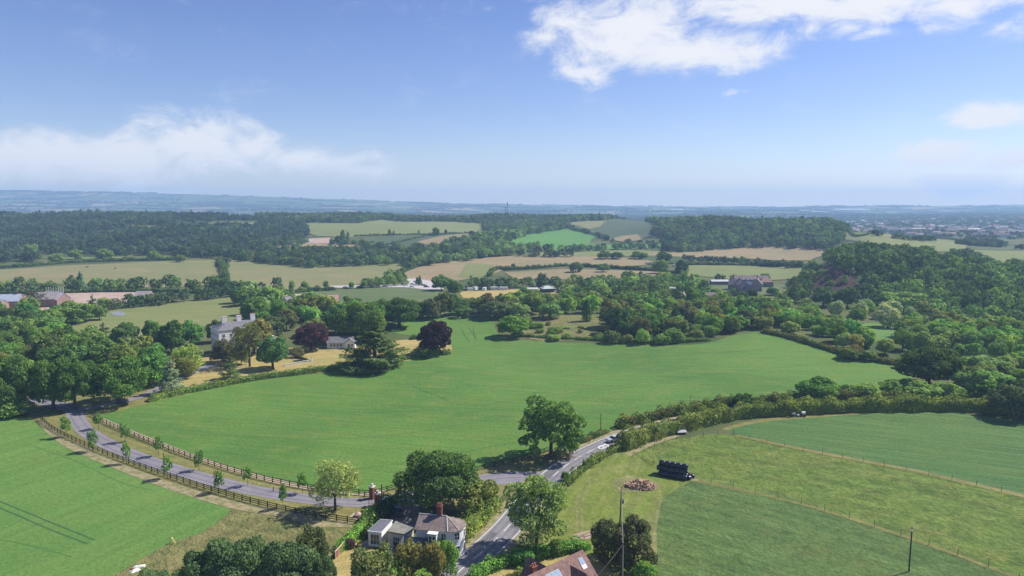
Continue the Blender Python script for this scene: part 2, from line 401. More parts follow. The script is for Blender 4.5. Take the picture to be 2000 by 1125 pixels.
def ribbon(name, pts, width, m, off, parent=None, kind=None, closed=False):
    """a flat strip of given width along world xy points, draped"""
    V = []; n = len(pts)
    for i in range(n):
        a, b = pts[max(i-1, 0)], pts[min(i+1, n-1)]; d = Vector((b[0]-a[0], b[1]-a[1])).normalized(); q = Vector((-d.y, d.x))
        w = width(i/(n-1)) if callable(width) else width
        for s in (1, 0, -1):
            x, y = pts[i][0]+q.x*w*s/2, pts[i][1]+q.y*w*s/2; V.append((x, y, float(H(x, y))+.5*off*(1+max(0, y-150)/90.)))
    F = []
    for i in range(n-1):
        for s in (0, 1): k = 3*i+s; F.append((k+1, k+4, k+3, k))
    me = mesh_np(name, V, F, m); o = link(name, me, parent)
    if kind: o['kind'] = kind
    return o
def px_line(pp, step=3.): return smooth_poly([Vector((p.x, p.y, 0)) for p in (P(a, b) for a, b in pp)], False, step)
# ------------------------------------------------------------------ the ground and the fields
def ground():
    ny, nx = GZ.shape; V = np.column_stack([_XX.ravel(), _YY.ravel(), GZ.ravel()])
    i, j = np.meshgrid(np.arange(nx-1), np.arange(ny-1)); a = (j*nx+i).ravel(); b = a+1; c = a+nx+1; d = a+nx
    F = np.concatenate([np.stack([a, b, c], 1), np.stack([a, c, d], 1)])
    def fn(nt, N, L):
        bs = _bsdf(nt, N, L, .95, .1); g = N('ShaderNodeNewGeometry'); v = g.outputs['Position']
        vo = N('ShaderNodeTexVoronoi'); vo.inputs['Scale'].default_value = .0042; vo.distance = 'MANHATTAN'
        L(_map(N, L, v, (1, .62, 0), .35), vo.inputs[0]); sp = N('ShaderNodeSeparateColor'); L(vo.outputs['Color'], sp.inputs[0])
        cr = N('ShaderNodeValToRGB'); L(sp.outputs[0], cr.inputs[0]); e = cr.color_ramp; e.interpolation = 'CONSTANT'
        e.elements[0].position = 0; e.elements[0].color = (.05, .085, .03, 1); e.elements[1].position = .3; e.elements[1].color = (.10, .14, .05, 1)
        for p_, c_ in ((.5, (.06, .11, .035)), (.68, (.20, .18, .085)), (.8, (.08, .13, .04)), (.93, (.27, .22, .12))):
            q = e.elements.new(p_); q.color = (*c_, 1)
        sy = N('ShaderNodeSeparateXYZ'); L(v, sy.inputs[0]); far = _ramp(N, L, sy.outputs[1], 1500, 1900)
        near = _mix(N, L, _ramp(N, L, _noise(N, L, v, .02, 5, .6), .38, .62), (.055, .085, .026), (.12, .125, .05))
        col = _mix(N, L, far, near, cr.outputs[0])
        f = _noise(N, L, v, .8, 5, .75); col = _mix(N, L, .6, col, _mix(N, L, _ramp(N, L, f, .3, .7), (.55, .6, .55), (1.4, 1.35, 1.3)), 'MULTIPLY')
        L(col, bs.inputs[0])
    link('ground', mesh_np('ground', V, F, mat('rough_ground', fn)))['kind'] = 'structure'
ground()

CROP = field_mat('young_corn', (.070, .150, .030), (.104, .196, .038), (.140, .190, .042), ang=R(-12), streak=.25, c3amt=.8, streaksc=(.03, .9, 1))
CROPL = field_mat('young_corn_left', (.092, .185, .042), (.128, .215, .048), (.150, .205, .05), ang=R(60), streak=.2, c3amt=.4, streaksc=(.02, .4, 1))
CROPD = field_mat('blue_green_crop', (.066, .140, .044), (.088, .158, .042), (.12, .165, .04), ang=R(-24), streak=.45, c3amt=.5, streaksc=(.03, .75, 1), bump=.6)
CROPD2 = field_mat('rank_green_crop', (.078, .135, .042), (.100, .152, .042), (.135, .155, .05), ang=R(-38), streak=.4, c3amt=.55, streaksc=(.04, .7, 1), bump=.8, tuft=.4)
MEADOW = field_mat('coarse_meadow', (.105, .162, .034), (.140, .178, .040), (.18, .17, .055), ang=R(-30), streak=.35, mid=.12, fine=1.1, c3amt=.5, bump=1.0, streaksc=(.05, .3, 1), tuft=.6)
CUT = field_mat('cut_grass', (.120, .180, .032), (.165, .185, .042), (.25, .225, .10), ang=R(70), streak=.35, mid=.09, c3amt=.6, streaksc=(.03, .5, 1), tuft=.3)
VERGE = field_mat('dry_verge', (.168, .168, .055), (.227, .193, .076), (.118, .143, .038), ang=R(-30), streak=.35, mid=.2, c3amt=.45, tuft=.3)
LAWN = field_mat('parched_lawn', (.38, .29, .115), (.32, .265, .10), (.21, .205, .065), ang=R(20), streak=.25, mid=.06, c3amt=.6, tuft=.15)
ROUGH = field_mat('rough_dry_grass', (.151, .160, .055), (.218, .181, .084), (.092, .143, .034), ang=R(-20), streak=.3, mid=.12, c3amt=.6, tuft=.6, bump=1.)
PALE = field_mat('pale_pasture', (.210, .197, .088), (.172, .189, .071), (.277, .206, .118), big=.009, ang=R(10), streak=.3, mid=.02, c3amt=.7, tuft=.15)
TAN = field_mat('tan_stubble', (.277, .210, .113), (.218, .189, .092), (.319, .218, .134), big=.012, ang=R(15), streak=.3, mid=.03, c3amt=.6)
PARK = field_mat('park_grass', (.155, .189, .063), (.185, .197, .071), (.227, .202, .092), big=.01, ang=R(8), streak=.25, mid=.03, c3amt=.5)
OLIVE = field_mat('olive_grass', (.097, .139, .050), (.118, .147, .059), (.168, .160, .076), big=.01, ang=R(-12), streak=.35, mid=.04, c3amt=.5)
BRIGHT = field_mat('bright_grass', (.080, .202, .042), (.101, .218, .046), (.134, .218, .059), big=.01, ang=R(-20), streak=.2, mid=.03, c3amt=.4)
DULL = field_mat('dull_grass', (.063, .097, .046), (.080, .105, .050), (.126, .113, .063), big=.012, ang=R(-12), streak=.3, mid=.04, c3amt=.45)
PINK = plain('bare_pink_soil', (.32, .215, .165), .95, .3, .12, c2=(.42, .33, .26))
SAND = plain('pale_sand', (.36, .28, .18), .95, .35, .9, c2=(.42, .34, .23), bump=.3)
DUST = plain('dusty_track', (.32, .25, .15), .95, .4, .7, c2=(.15, .16, .055), bump=.3)
def asphalt(name, c, c2):
    def fn(nt, N, L):
        b = _bsdf(nt, N, L, .85, .3); g = N('ShaderNodeNewGeometry'); v = g.outputs['Position']
        col = _mix(N, L, _ramp(N, L, _noise(N, L, v, .22, 6, .65, .5), .35, .65), c, c2)
        f = _noise(N, L, v, 6, 2, .8); col = _mix(N, L, .4, col, _mix(N, L, _ramp(N, L, f, .3, .7), (.7, .7, .7), (1.3, 1.3, 1.3)), 'MULTIPLY')
        L(col, b.inputs[0])
    return mat(name, fn)
ROADM = asphalt('worn_asphalt', (.172, .162, .172), (.228, .215, .226)); DRIVEM = asphalt('drive_asphalt', (.180, .162, .180), (.228, .208, .224)); YARDM = asphalt('dark_drive', (.12, .105, .10), (.17, .15, .14))
WHITE_LINE = plain('road_paint', (.72, .71, .68), .7, .25, 3)
ARABLE = plain('dark_wheel_mark', (.045, .10, .028), .95, .4, 3)

def fld(name, pp, m, off=.05, label=None, step=9, jit=.0): return drape(name, px_poly(pp, sm=(min(q[1] for q in pp) > 618 or name in ('pond', 'cliff_face', 'pasture'))), m, off, step, label=label, jit=jit)
# far side fields first; where two overlap the later one is laid a little higher
fld('pasture', [(-140,534),(0,527),(100,521),(250,514),(350,510),(425,510),(436,528),(442,548),(420,556),(300,562),(160,556),(0,556),(-140,560)], PALE, .10, 'pale dry pasture above the building site')
fld('pasture', [(447,511),(500,514),(600,523),(700,521),(768,514),(782,528),(735,545),(690,558),(620,566),(545,566),(455,560)], PALE, .10, 'green and buff pasture below the dark tree belt')
fld('stubble_field', [(788,532),(830,517),(900,508),(1000,501),(1130,500),(1250,506),(1290,514),(1250,519),(1130,522),(1060,525),(985,527),(950,540),(905,547),(840,556),(800,548)], TAN, .10, 'tan ploughed field rising above the car park')
fld('grass_field', [(893,541),(912,515),(965,517),(955,537),(935,545)], PARK, .16, 'green wedge of grass inside the tan field')
fld('paddock', [(985,533),(1100,526),(1250,530),(1340,533),(1352,541),(1180,546),(1010,546)], TAN, .16)
fld('grass_field', [(1345,518),(1450,519),(1560,521),(1600,530),(1545,546),(1450,548),(1345,538)], PARK, .12)
fld('stubble_field', [(1240,497),(1310,494),(1400,488),(1500,480),(1608,486),(1606,500),(1580,509),(1450,505),(1340,503)], TAN, .12)
fld('grass_field', [(1000,497),(1110,487),(1300,491),(1320,500),(1150,502)], PARK, .1)
fld('green_field', [(970,482),(1036,457),(1092,445),(1140,448),(1182,459),(1155,468),(1150,478),(1250,478),(1330,480),(1230,487),(1060,488),(985,487)], BRIGHT, .14, 'bright green field on the hillside between tree lines')
fld('hill_pasture', [(1100,437),(1170,431),(1262,432),(1285,445),(1275,462),(1235,470),(1180,468),(1168,455),(1110,444)], DULL, .12)
fld('hill_pasture', [(1100,437),(1160,432),(1185,432),(1172,444),(1150,449)], PALE, .2)
fld('hill_pasture', [(1188,469),(1215,462),(1245,459),(1256,470),(1220,474)], TAN, .2)
fld('hill_field', [(590,446),(596,437),(700,437),(745,430),(800,434),(940,437),(950,453),(880,458),(760,460),(690,465),(620,462)], PARK, .12, 'long pale green field under the ridge wood')
fld('hill_field', [(690,476),(740,462),(800,458),(925,456),(945,463),(880,472),(835,484),(760,482)], DULL, .2)
fld('hill_field', [(815,474),(860,463),(925,458),(928,463),(880,474),(840,482)], TAN, .28)
fld('hill_field', [(515,486),(580,477),(700,478),(745,486),(735,492),(640,494),(540,496)], TAN, .2)
fld('bare_soil', [(596,478),(604,468),(645,466),(643,477)], PINK, .3)
fld('slope_field', [(1648,452),(1700,458),(1790,466),(1900,476),(1880,492),(1780,491),(1690,476),(1640,466)], PARK, .12, 'pale green slope falling towards the town')
fld('slope_field', [(1900,489),(2080,490),(2080,520),(1920,516)], PARK, .12)
fld('grass_field', [(1320,565),(1390,560),(1400,590),(1330,590)], BRIGHT, .1)
fld('long_grass', [(545,574),(620,568),(720,563),(820,562),(880,575),(915,602),(860,616),(760,610),(620,604),(548,604)], OLIVE, .1, 'tall green grass field between the park and the car park')
fld('bare_soil', [(540,576),(590,575),(580,590),(555,603),(545,603)], SAND, .16)
fld('caravan_ground', [(895,570),(1000,566),(1098,564),(1108,578),(1000,585),(905,583)], LAWN, .12, 'dry tan ground where caravans are parked')
fld('car_park', [(782,546),(815,545),(858,553),(868,566),(830,566),(790,562),(660,563),(640,559),(700,558),(780,556)], asphalt('gravel', (.38, .34, .32), (.46, .42, .40)), .16)
fld('building_plot', [(-60,575),(0,574),(90,573),(290,570),(298,588),(180,596),(100,606),(-60,612)], PINK, .12, 'bare pinkish soil of the building site')
fld('park_grass', [(60,650),(150,632),(222,604),(330,592),(462,580),(490,600),(470,625),(380,642),(250,665),(100,660)], PARK, .1, 'sunny parkland field behind the manor')
fld('pond', [(216,611),(230,609),(244,612),(240,618),(222,617)], plain('pale_water', (.27, .28, .28), .25, .2, .3), .18)
fld('grass_clearing', [(1000,655),(1030,630),(1060,617),(1190,614),(1190,640),(1150,664),(1060,668)], ROUGH, .1)
fld('grass_clearing', [(1660,650),(1690,632),(1770,640),(1755,664),(1700,668)], CROPL, .1, 'small bright clearing among the pale trees')
fld('yard', [(1380,560),(1500,552),(1560,560),(1540,590),(1420,592)], OLIVE, .1)
LAWNO = fld('lawn', [(285,790),(330,740),(330,700),(420,690),(560,680),(700,672),(815,662),(872,660),(880,690),(800,704),(690,720),(590,732),(500,742),(400,762)], LAWN, .05, 'parched golden lawn of the white manor')
# near fields
fld('left_ground', [(-60,770),(80,770),(300,760),(330,790),(200,812),(80,822),(-60,815)], VERGE, .045)
big = fld('crop_field', [(196,811),(240,800),(300,785),(400,763),(500,744),(600,732),(700,720),(800,704),(872,692),(882,676),(860,662),(775,652),(768,640),(800,628),(850,621),(915,620),(963,623),(966,640),(985,660),(1060,667),(1150,671),(1300,675),(1385,670),(1430,656),(1490,649),(1545,662),(1620,684),(1700,704),(1760,713),(1780,745),(1700,775),(1590,785),(1480,792),(1350,808),(1250,836),(1185,852),(1120,868),(1052,885),(990,903),(930,919),(850,936),(790,948),(735,966),(690,963),(640,959),(560,945),(470,922),(380,892),(300,862),(240,838),(205,824)], CROP, .07, 'big green corn field in the middle of the view', step=7)
lf = fld('crop_field', [(-140,806),(0,812),(50,815),(76,832),(104,852),(150,878),(220,908),(300,942),(380,970),(452,988),(446,1004),(395,1040),(330,1062),(265,1098),(205,1135),(60,1190),(-260,1190),(-260,900)], CROPL, .07, 'green corn field left of the fenced drive', step=7)
fld('rough_grass', [(205,1135),(265,1098),(330,1062),(395,1040),(446,1004),(452,986),(560,1006),(690,1026),(720,1008),(745,1030),(720,1060),(690,1120),(640,1200),(400,1230),(200,1200)], ROUGH, .055, 'dry straw coloured rough grass below the drive')
verge = fld('verge', [(70,812),(105,800),(150,800),(190,812),(205,824),(240,838),(300,862),(380,892),(470,922),(560,945),(640,959),(735,966),(770,953),(850,936),(930,917),(1052,885),(1100,880),(1120,890),(1080,915),(1000,955),(940,1000),(900,1000),(800,985),(760,1002),(720,1012),(690,1026),(560,1006),(452,986),(380,970),(300,942),(220,908),(150,878),(104,852)], VERGE, .10, 'dry grass verge on both sides of the drive', step=6)
fld('sandy_margin', [(73,822),(84,822),(118,850),(170,876),(240,906),(320,938),(400,963),(480,984),(560,1000),(690,1022),(688,1030),(610,1030),(560,1012),(470,998),(390,976),(300,946),(215,912),(140,880),(95,850)], DUST, .14, step=5)
fld('sandy_margin', [(185,811),(200,823),(240,841),(300,865),(380,895),(470,926),(560,949),(640,962),(725,970),(765,956),(700,964),(640,955),(560,941),(470,918),(380,888),(300,858),(240,834),(202,817)], SAND, .14, step=5)
fld('sand_patch', [(682,1010),(690,1003),(708,1002),(718,1006),(712,1013),(696,1016)], SAND, .18, 'round sandy bed with a boulder beside the fence', step=3)
fld('meadow', [(1205,905),(1250,880),(1300,862),(1370,850),(1440,850),(1600,886),(1800,924),(2010,972),(2080,990),(2080,1160),(1990,1130),(1840,1073),(1650,1008),(1500,968),(1345,936),(1260,905)], MEADOW, .06, 'rough olive meadow between two wire fences', step=6)
fld('cut_grass', [(1060,1100),(1060,1040),(1085,980),(1105,950),(1150,906),(1200,882),(1230,880),(1262,905),(1350,937),(1330,962),(1300,985),(1285,1040),(1285,1130),(1275,1190),(1150,1130),(1120,1075)], CUT, .08, 'mown yellow green corner with wheel tracks', step=6)
fld('crop_field', [(1290,985),(1318,958),(1350,940),(1500,971),(1650,1011),(1840,1076),(2000,1136),(2080,1165),(2100,1300),(1270,1300),(1272,1150),(1276,1060)], CROPD2, .09, 'dark green crop in the bottom right corner', step=6)
fld('crop_field', [(1418,842),(1480,826),(1560,818),(1700,808),(1830,805),(1920,811),(2080,828),(2080,986),(2000,966),(1800,920),(1600,882),(1440,849)], CROPD, .08, 'blue green striped crop under the long hedge', step=6)
fld('field_margin', [(1408,838),(1480,820),(1560,812),(1700,803),(1830,800),(1915,806),(1920,812),(1830,806),(1700,809),(1560,819),(1480,827),(1425,845)], VERGE, .06, step=5)
fld('field_margin', [(1432,848),(1600,882),(1800,920),(2000,966),(2080,985),(2080,993),(2000,973),(1800,926),(1600,887),(1440,853)], VERGE, .13, step=4)
fld('field_margin', [(1345,934),(1500,967),(1650,1007),(1840,1071),(2000,1131),(2080,1160),(2080,1166),(1998,1136),(1838,1076),(1650,1012),(1500,971),(1345,939)], VERGE, .13, step=4)
fld('bare_track', [(1222,887),(1240,876),(1275,863),(1318,850),(1330,852),(1280,868),(1245,884),(1228,893)], DUST, .12, step=4)
fld('bare_track', [(1345,937),(1358,934),(1366,938),(1355,941)], DUST, .14, step=3)
fld('bare_track', [(1118,1052),(1120,1044),(1150,1036),(1165,1040),(1150,1053),(1130,1055)], PINK, .12, step=3)
def tracks(pp, w, m, off, name='wheel_track'):
    ribbon(name, px_line(pp), w, m, off, kind='structure')
TRK = field_mat('bleached_grass', (.168, .176, .063), (.218, .202, .092), (.109, .151, .042), mid=.5, c3amt=.7, tuft=.5)
for pp, w in (([(1126,1040),(1127,1010),(1126,990),(1131,965),(1142,944),(1156,930),(1175,921)], .5), ([(1136,1040),(1137,1010),(1136,990),(1141,968),(1152,948),(1166,934),(1185,925)], .5), ([(1125,1052),(1150,1040),(1160,1036)], .6), ([(1288,950),(1290,970),(1284,1000),(1278,1040),(1280,1090)], .8), ([(1276,955),(1278,975),(1273,1000),(1270,1040)], .4), ([(1212,935),(1200,935),(1198,950),(1204,960)], .5)):
    tracks(pp, w, TRK, .12)
for pp in ([(-20,972),(40,996),(90,1017),(140,1037),(185,1055)], [(-20,985),(30,1005),(80,1027),(130,1047),(170,1062)]): tracks(pp, .35, ARABLE, .11, 'tractor_track')
for pp in ([(806,755),(830,764),(850,772),(878,784)], [(900,640),(905,652),(918,668)], [(915,640),(922,650),(930,664)], [(925,640),(926,652),(930,662)]): tracks(pp, .35, ARABLE, .11, 'tractor_track')
fld('bleached_patch', [(1200,950),(1205,936),(1225,928),(1260,934),(1290,945),(1282,955),(1255,962),(1215,962)], TRK, .11, step=4)
for pp in ([(250,447),(300,443),(305,448),(262,451)], [(358,441),(372,438),(375,443),(360,445)], [(385,440),(420,437),(424,441),(392,444)], [(432,439),(500,436),(505,440),(440,443)], [(80,516),(130,505),(240,503),(235,509),(120,513)], [(255,506),(330,502),(335,507),(260,509)]): fld('forest_clearing', pp, PARK, .3)
FAINT = plain('faint_wheel_mark', (.058, .135, .030), .95, .3, 3)
for pp in ([(1145,809),(1220,799),(1330,786),(1450,772)], [(1000,772),(1120,762),(1300,742),(1480,722),(1640,708)], [(330,838),(480,852),(640,858),(800,846),(1000,812)], [(420,880),(560,905),(700,915),(860,892),(1010,862)], [(560,800),(720,806),(900,796),(1100,770),(1300,748)], [(1000,700),(1150,700),(1330,694),(1500,682)], [(700,742),(860,726),(1000,712)]):
    tracks(pp, .3, FAINT, .11, 'tractor_track')
for pp in ([(60,870),(150,902),(240,944),(300,958)], [(-20,1050),(60,1066),(140,1088)]): tracks(pp, .2, FAINT, .11, 'tractor_track')
# roads
lane = px_line([(885,1128),(905,1109),(940,1080),(966,1056),(992,1030),(1020,996),(1048,962),(1075,935),(1098,915),(1122,899),(1150,883),(1178,870),(1205,858),(1250,843),(1310,828),(1380,812),(1440,803),(1520,798),(1620,793),(1750,790),(1880,792),(2010,800)], 2.5)
lane = [lane[0]*1+Vector((-.55, -1, 0))*k for k in (46, 34, 22, 11)]+lane
ribbon('road', lane, 6.0, ROADM, .16, kind='structure')
def offset(pts, d):
    out = []
    for i in range(len(pts)):
        a, b = pts[max(i-1, 0)], pts[min(i+1, len(pts)-1)]; t = (b-a).normalized(); out.append(pts[i]+Vector((-t.y, t.x, 0))*d)
    return out
for d, n in ((2.75, 'edge_line'), (-2.75, 'edge_line')): ribbon(n, offset(lane, d), .13, WHITE_LINE, .19, kind='structure')
ribbon('road_bank', offset(lane, 3.9), 1.9, DUST, .15, kind='structure'); ribbon('road_bank', offset(lane, -3.9), 1.9, DUST, .15, kind='structure')
def dashes(pts, on, gap):
    acc = 0; L_ = [0]
    for a, b in zip(pts[:-1], pts[1:]): L_.append(L_[-1]+(b-a).length)
    def at(s):
        i = min(max(int(np.searchsorted(L_, s))-1, 0), len(pts)-2); t = (s-L_[i])/(L_[i+1]-L_[i]); return pts[i].lerp(pts[i+1], t)
    mb = MB(); s = 1.0
    while s+on < L_[-1]:
        a, b = at(s), at(s+on); t = (b-a).normalized(); q = Vector((-t.y, t.x, 0))*.07; zz = .5*.20*(1+max(0, a.y-150)/90.)
        vs = []
        for p, w in ((a, q), (a, -q), (b, -q), (b, q)): vs.append((p.x+w.x, p.y+w.y, float(H(p.x, p.y))+zz))
        mb.add(vs, [(0, 1, 2, 3)]); s += on+gap
    o = mb.build('centre_line', WHITE_LINE); o['kind'] = 'structure'
dashes(lane, 3.2, 2.6)
WORN = asphalt('tyre_worn_asphalt', (.125, .120, .125), (.185, .176, .18)); PATCHM = asphalt('asphalt_repair', (.105, .10, .105), (.14, .135, .14))
for d in (-2.1, -.75, .8, 2.15): ribbon('tyre_track', offset(lane, d), .42, WORN, .172, kind='structure')
n_ = len(lane)
for a, b_, d, w in ((n_//9, n_//9+3, 1.4, 1.6), (n_//5, n_//5+4, -1.6, 1.2), (n_//4, n_//4+3, 1.2, 2.0), (n_//7, n_//7+2, -1.3, 1.8)): ribbon('road_repair', offset(lane, d)[a:b_], w, PATCHM, .178, kind='structure')
def roundel():
    p = P(1178.5, 873.5); i = min(range(len(lane)), key=lambda k: (lane[k]-Vector((p.x, p.y, 0))).length); t = (lane[i+1]-lane[i-1]).normalized()
    mb = MB(); n = 40; z = float(H(p.x, p.y))+.17; vs = []
    for k in range(n):
        a = 2*math.pi*k/n
        for r in (1.0, .74): vs.append((math.cos(a)*r*1.05, math.sin(a)*r*2.0, 0))
    mb.add(vs, [(2*k, 2*((k+1) % n), 2*((k+1) % n)+1, 2*k+1) for k in range(n)])
    cu = bpy.data.curves.new('number', 'FONT'); cu.body = '50'; cu.size = 1.15; cu.align_x = 'CENTER'; cu.align_y = 'CENTER'; cu.offset = .03
    tmp = bpy.data.objects.new('tmp', cu); C.objects.link(tmp); bpy.context.view_layer.update()
    me = bpy.data.meshes.new_from_object(tmp.evaluated_get(bpy.context.evaluated_depsgraph_get())); bpy.data.objects.remove(tmp)
    mb.add([(v.co.x, v.co.y*1.9, 0) for v in me.vertices], [tuple(f.vertices) for f in me.polygons])
    o = mb.build('speed_roundel', WHITE_LINE, None, (p.x, p.y, z), math.atan2(t.y, t.x)-math.pi/2); o['kind'] = 'structure'
roundel()
drive = px_line([(60,778),(110,790),(140,800),(150,820),(168,842),(200,862),(250,886),(330,914),(420,940),(500,959),(580,972),(650,980),(700,982),(760,976),(820,962),(890,946),(945,935),(1000,930),(1060,930)], 3)
ribbon('drive', drive, lambda t: 4.4+1.2*(t < .12), DRIVEM, .15, kind='structure')
ribbon('drive', px_line([(140,804),(200,792),(260,780),(300,765),(345,742),(390,722),(420,712)], 4), 4.0, DRIVEM, .14, kind='structure')
for d in (-1.0, 1.0): ribbon('tyre_track', offset(drive, d), .45, asphalt('drive_worn', (.135, .122, .132), (.18, .165, .17)), .162, kind='structure')
fld('drive_mouth', [(945,926),(1000,926),(1050,928),(1085,916),(1100,922),(1065,948),(1030,955),(1000,947),(945,946)], ROADM, .13, step=4)
fld('yard', [(760,1020),(768,990),(792,975),(815,975),(822,1005),(812,1032),(790,1036)], YARDM, .13, step=3)
fld('lawn', [(640,1110),(662,1080),(690,1062),(720,1055),(740,1090),(735,1150),(690,1200),(630,1180)], LAWN, .12, 'golden garden lawn of the white lodge', step=4)
fld('lawn', [(930,1170),(960,1110),(1000,1098),(1060,1090),(1120,1080),(1160,1085),(1200,1120),(1200,1240),(960,1240)], LAWN, .12, step=4)
def _cliff(nt, N, L):
    bs = _bsdf(nt, N, L, .95, .1); g = N('ShaderNodeNewGeometry'); v = g.outputs['Position']; n = _noise(N, L, _map(N, L, v, (.28, .1, .07)), 1, 8, .75, 1.2); m = _noise(N, L, v, .35, 6, .8)
    col = _mix(N, L, _ramp(N, L, n, .38, .6), (.04, .028, .026), (.155, .082, .072)); col = _mix(N, L, _ramp(N, L, m, .52, .62), col, (.05, .075, .03)); L(col, bs.inputs[0])
    bp = N('ShaderNodeBump'); bp.inputs['Strength'].default_value = 1; bp.inputs['Distance'].default_value = 4; L(n, bp.inputs['Height']); L(bp.outputs[0], bs.inputs['Normal'])
CLIFFM = mat('red_sandstone', _cliff)
fld('cliff_face', [(1572,585),(1582,560),(1590,535),(1600,523),(1625,524),(1650,532),(1668,545),(1676,562),(1668,580),(1640,588),(1600,588)], CLIFFM, .25, 'dark red quarry cliff in the wooded hill', step=5)
# air: pale haze over the whole country
def haze():
    mb = MB().box(-7400, 7400, -420, 7500, -30, 215)
    def fn(nt, N, L):
        o = N('ShaderNodeOutputMaterial'); v = N('ShaderNodeVolumePrincipled'); L(v.outputs[0], o.inputs['Volume'])
        v.inputs['Color'].default_value = (.45, .66, 1.0, 1); v.inputs['Density'].default_value = HAZE; v.inputs['Anisotropy'].default_value = 0.1
    o = mb.build('haze', mat('pale_air', fn)); o['kind'] = 'stuff'; o['label'] = 'thin pale blue haze over the whole countryside'
HAZE = .00019
haze()
# ------------------------------------------------------------------ trees
def _quads(Pn, Nn, size, rng, jit=.55, asp=.72, droop=0.):
    n = len(Pn); N_ = Nn+rng.normal(0, jit, (n, 3)); N_ /= np.linalg.norm(N_, axis=1)[:, None]+1e-9
    a = rng.normal(0, 1, (n, 3)); 
    if droop: a = a*(1-droop)+np.array([0, 0, -1.])*droop*2
    T = a-(a*N_).sum(1)[:, None]*N_; T /= np.linalg.norm(T, axis=1)[:, None]+1e-9; B = np.cross(N_, T)
    s = (size*rng.uniform(.65, 1.35, n))[:, None]*.5
    V = np.stack([Pn-T*s-B*s*asp, Pn+T*s-B*s*asp*.6, Pn+T*s*1.1+B*s*asp*.7, Pn-T*s*.8+B*s*asp], 1).reshape(-1, 3)
    return V, np.arange(4*n).reshape(n, 4)
def _dirs(n, rng, zmin=-1.):
    z = rng.uniform(zmin, 1, n); t = rng.uniform(0, 2*np.pi, n); r = np.sqrt(1-z*z)
    return np.stack([r*np.cos(t), r*np.sin(t), z], 1)
def lobes_crown(rng, Wd, Ht, z0, nl, lr=(.2, .34), n=3000, leaf=.55, cull=.82, flat=.35, shell=.66, jit=.55, droop=0., gap=0.):
    """leaf sprays over many overlapping boughs: returns quads and bough centres; crown spans z0..Ht"""
    c = np.array([0, 0, z0+(Ht-z0)*.46]); rad = np.array([Wd/2, Wd/2, (Ht-z0)/2])
    D = _dirs(nl, rng, -.75); k = rng.uniform(.55, 1.05, nl)[:, None]*shell
    LR = rng.uniform(*lr, nl)*Wd*.5*1.25; Cn = c+D*rad*k; Cn[0] = c; LR[0] = min(rad[0], rad[2])*.62
    Cn[:, 2] = np.clip(Cn[:, 2], z0+LR*.55, Ht-LR*.85)
    over = np.hypot(Cn[:, 0], Cn[:, 1])+LR-Wd*.5; m = over > 0; h = np.hypot(Cn[:, 0], Cn[:, 1])+1e-6
    Cn[m, :2] *= ((h-over)/h)[m][:, None].clip(.1, 1)
    w = LR**2/np.sum(LR**2); pick = rng.choice(nl, int(n*2.6), p=w)
    d = _dirs(len(pick), rng, -.7); rr = LR[pick]*(1+rng.normal(0, .09, len(pick)))
    sq = np.array([1, 1, 1-flat]); Pn = Cn[pick]+d*rr[:, None]*sq
    dist = np.linalg.norm((Pn[:, None]-Cn[None])/sq, axis=2)/LR[None]; dist[np.arange(len(pick)), pick] = 9
    keep = dist.min(1) > cull
    if gap:  # whole sprays missing so the sky or grass shows through
        g = np.sin(Pn[:, 0]*1.7+Cn[pick, 2])*np.sin(Pn[:, 1]*1.9+pick)*np.sin(Pn[:, 2]*1.6+pick*2.); keep &= g < .55-gap
    Pn, d = Pn[keep][:n], d[keep][:n]
    Nn = d*.8+np.array([0, 0, .35]); V, F = _quads(Pn, Nn, leaf, rng, jit, droop=droop)
    return V, F, Cn, LR
def cedar_crown(rng, Wd, Ht, n, leaf, tiers=9, cone=.35, z0=.08, flat=.05):
    Ps, Ns, Cs = [], [], []; per = []
    for t in range(tiers):
        f = t/(tiers-1); z = Ht*(z0+(1-z0)*f*.97); rad = Wd/2*((1-f)**.75*(1-cone)+cone*(1-f*f)+.05)*rng.uniform(.8, 1.08)
        for b in range(max(3, int(8*(1-f)+3))): per.append((z+rng.normal(0, Ht*.02), rad*rng.uniform(.65, 1.1), rng.uniform(0, 2*np.pi)))
    for z, rad, a in per:
        m = int(n/len(per)); r = rad*np.sqrt(rng.uniform(.03, 1, m)); w = rad*.40*(1.1-r/rad*.6); s = rng.normal(0, 1, m).clip(-1.5, 1.5)*w*.7
        x = r*math.cos(a)-s*math.sin(a); y = r*math.sin(a)+s*math.cos(a); zz = z+Ht*flat*(r/rad)*rng.choice([.6, 1.])-np.abs(s)*.18+rng.normal(0, .14, m)
        Ps.append(np.stack([x, y, zz], 1)); Cs.append((rad*.55*math.cos(a), rad*.55*math.sin(a), z))
        Ns.append(np.stack([np.cos(a)*.3+0*x, np.sin(a)*.3+0*x, 1+0*x], 1))
    V, F = _quads(np.concatenate(Ps), np.concatenate(Ns), leaf, rng, .45); return V, F, np.array(Cs), None
def cone_crown(rng, Wd, Ht, n, leaf, power=.8, z0=.05, lump=.14, tip=.06):
    f = rng.uniform(0, 1, n)**.85; a = rng.uniform(0, 2*np.pi, n); z = Ht*(z0+(1-z0)*f)
    prof = ((1-f)**power)*(np.minimum(1, f*6+.55)); r = Wd/2*(prof+tip)*(1+lump*np.sin(a*5+z*1.3)+lump*np.sin(a*3-z*2.1)+rng.normal(0, .09, n))*rng.uniform(.8, 1, n)**.4
    Pn = np.stack([r*np.cos(a), r*np.sin(a), z], 1); Nn = np.stack([np.cos(a), np.sin(a), .5+0*a], 1)
    V, F = _quads(Pn, Nn, leaf, rng, .5, droop=.4); return V, F, np.array([[0, 0, Ht*.6]]), None
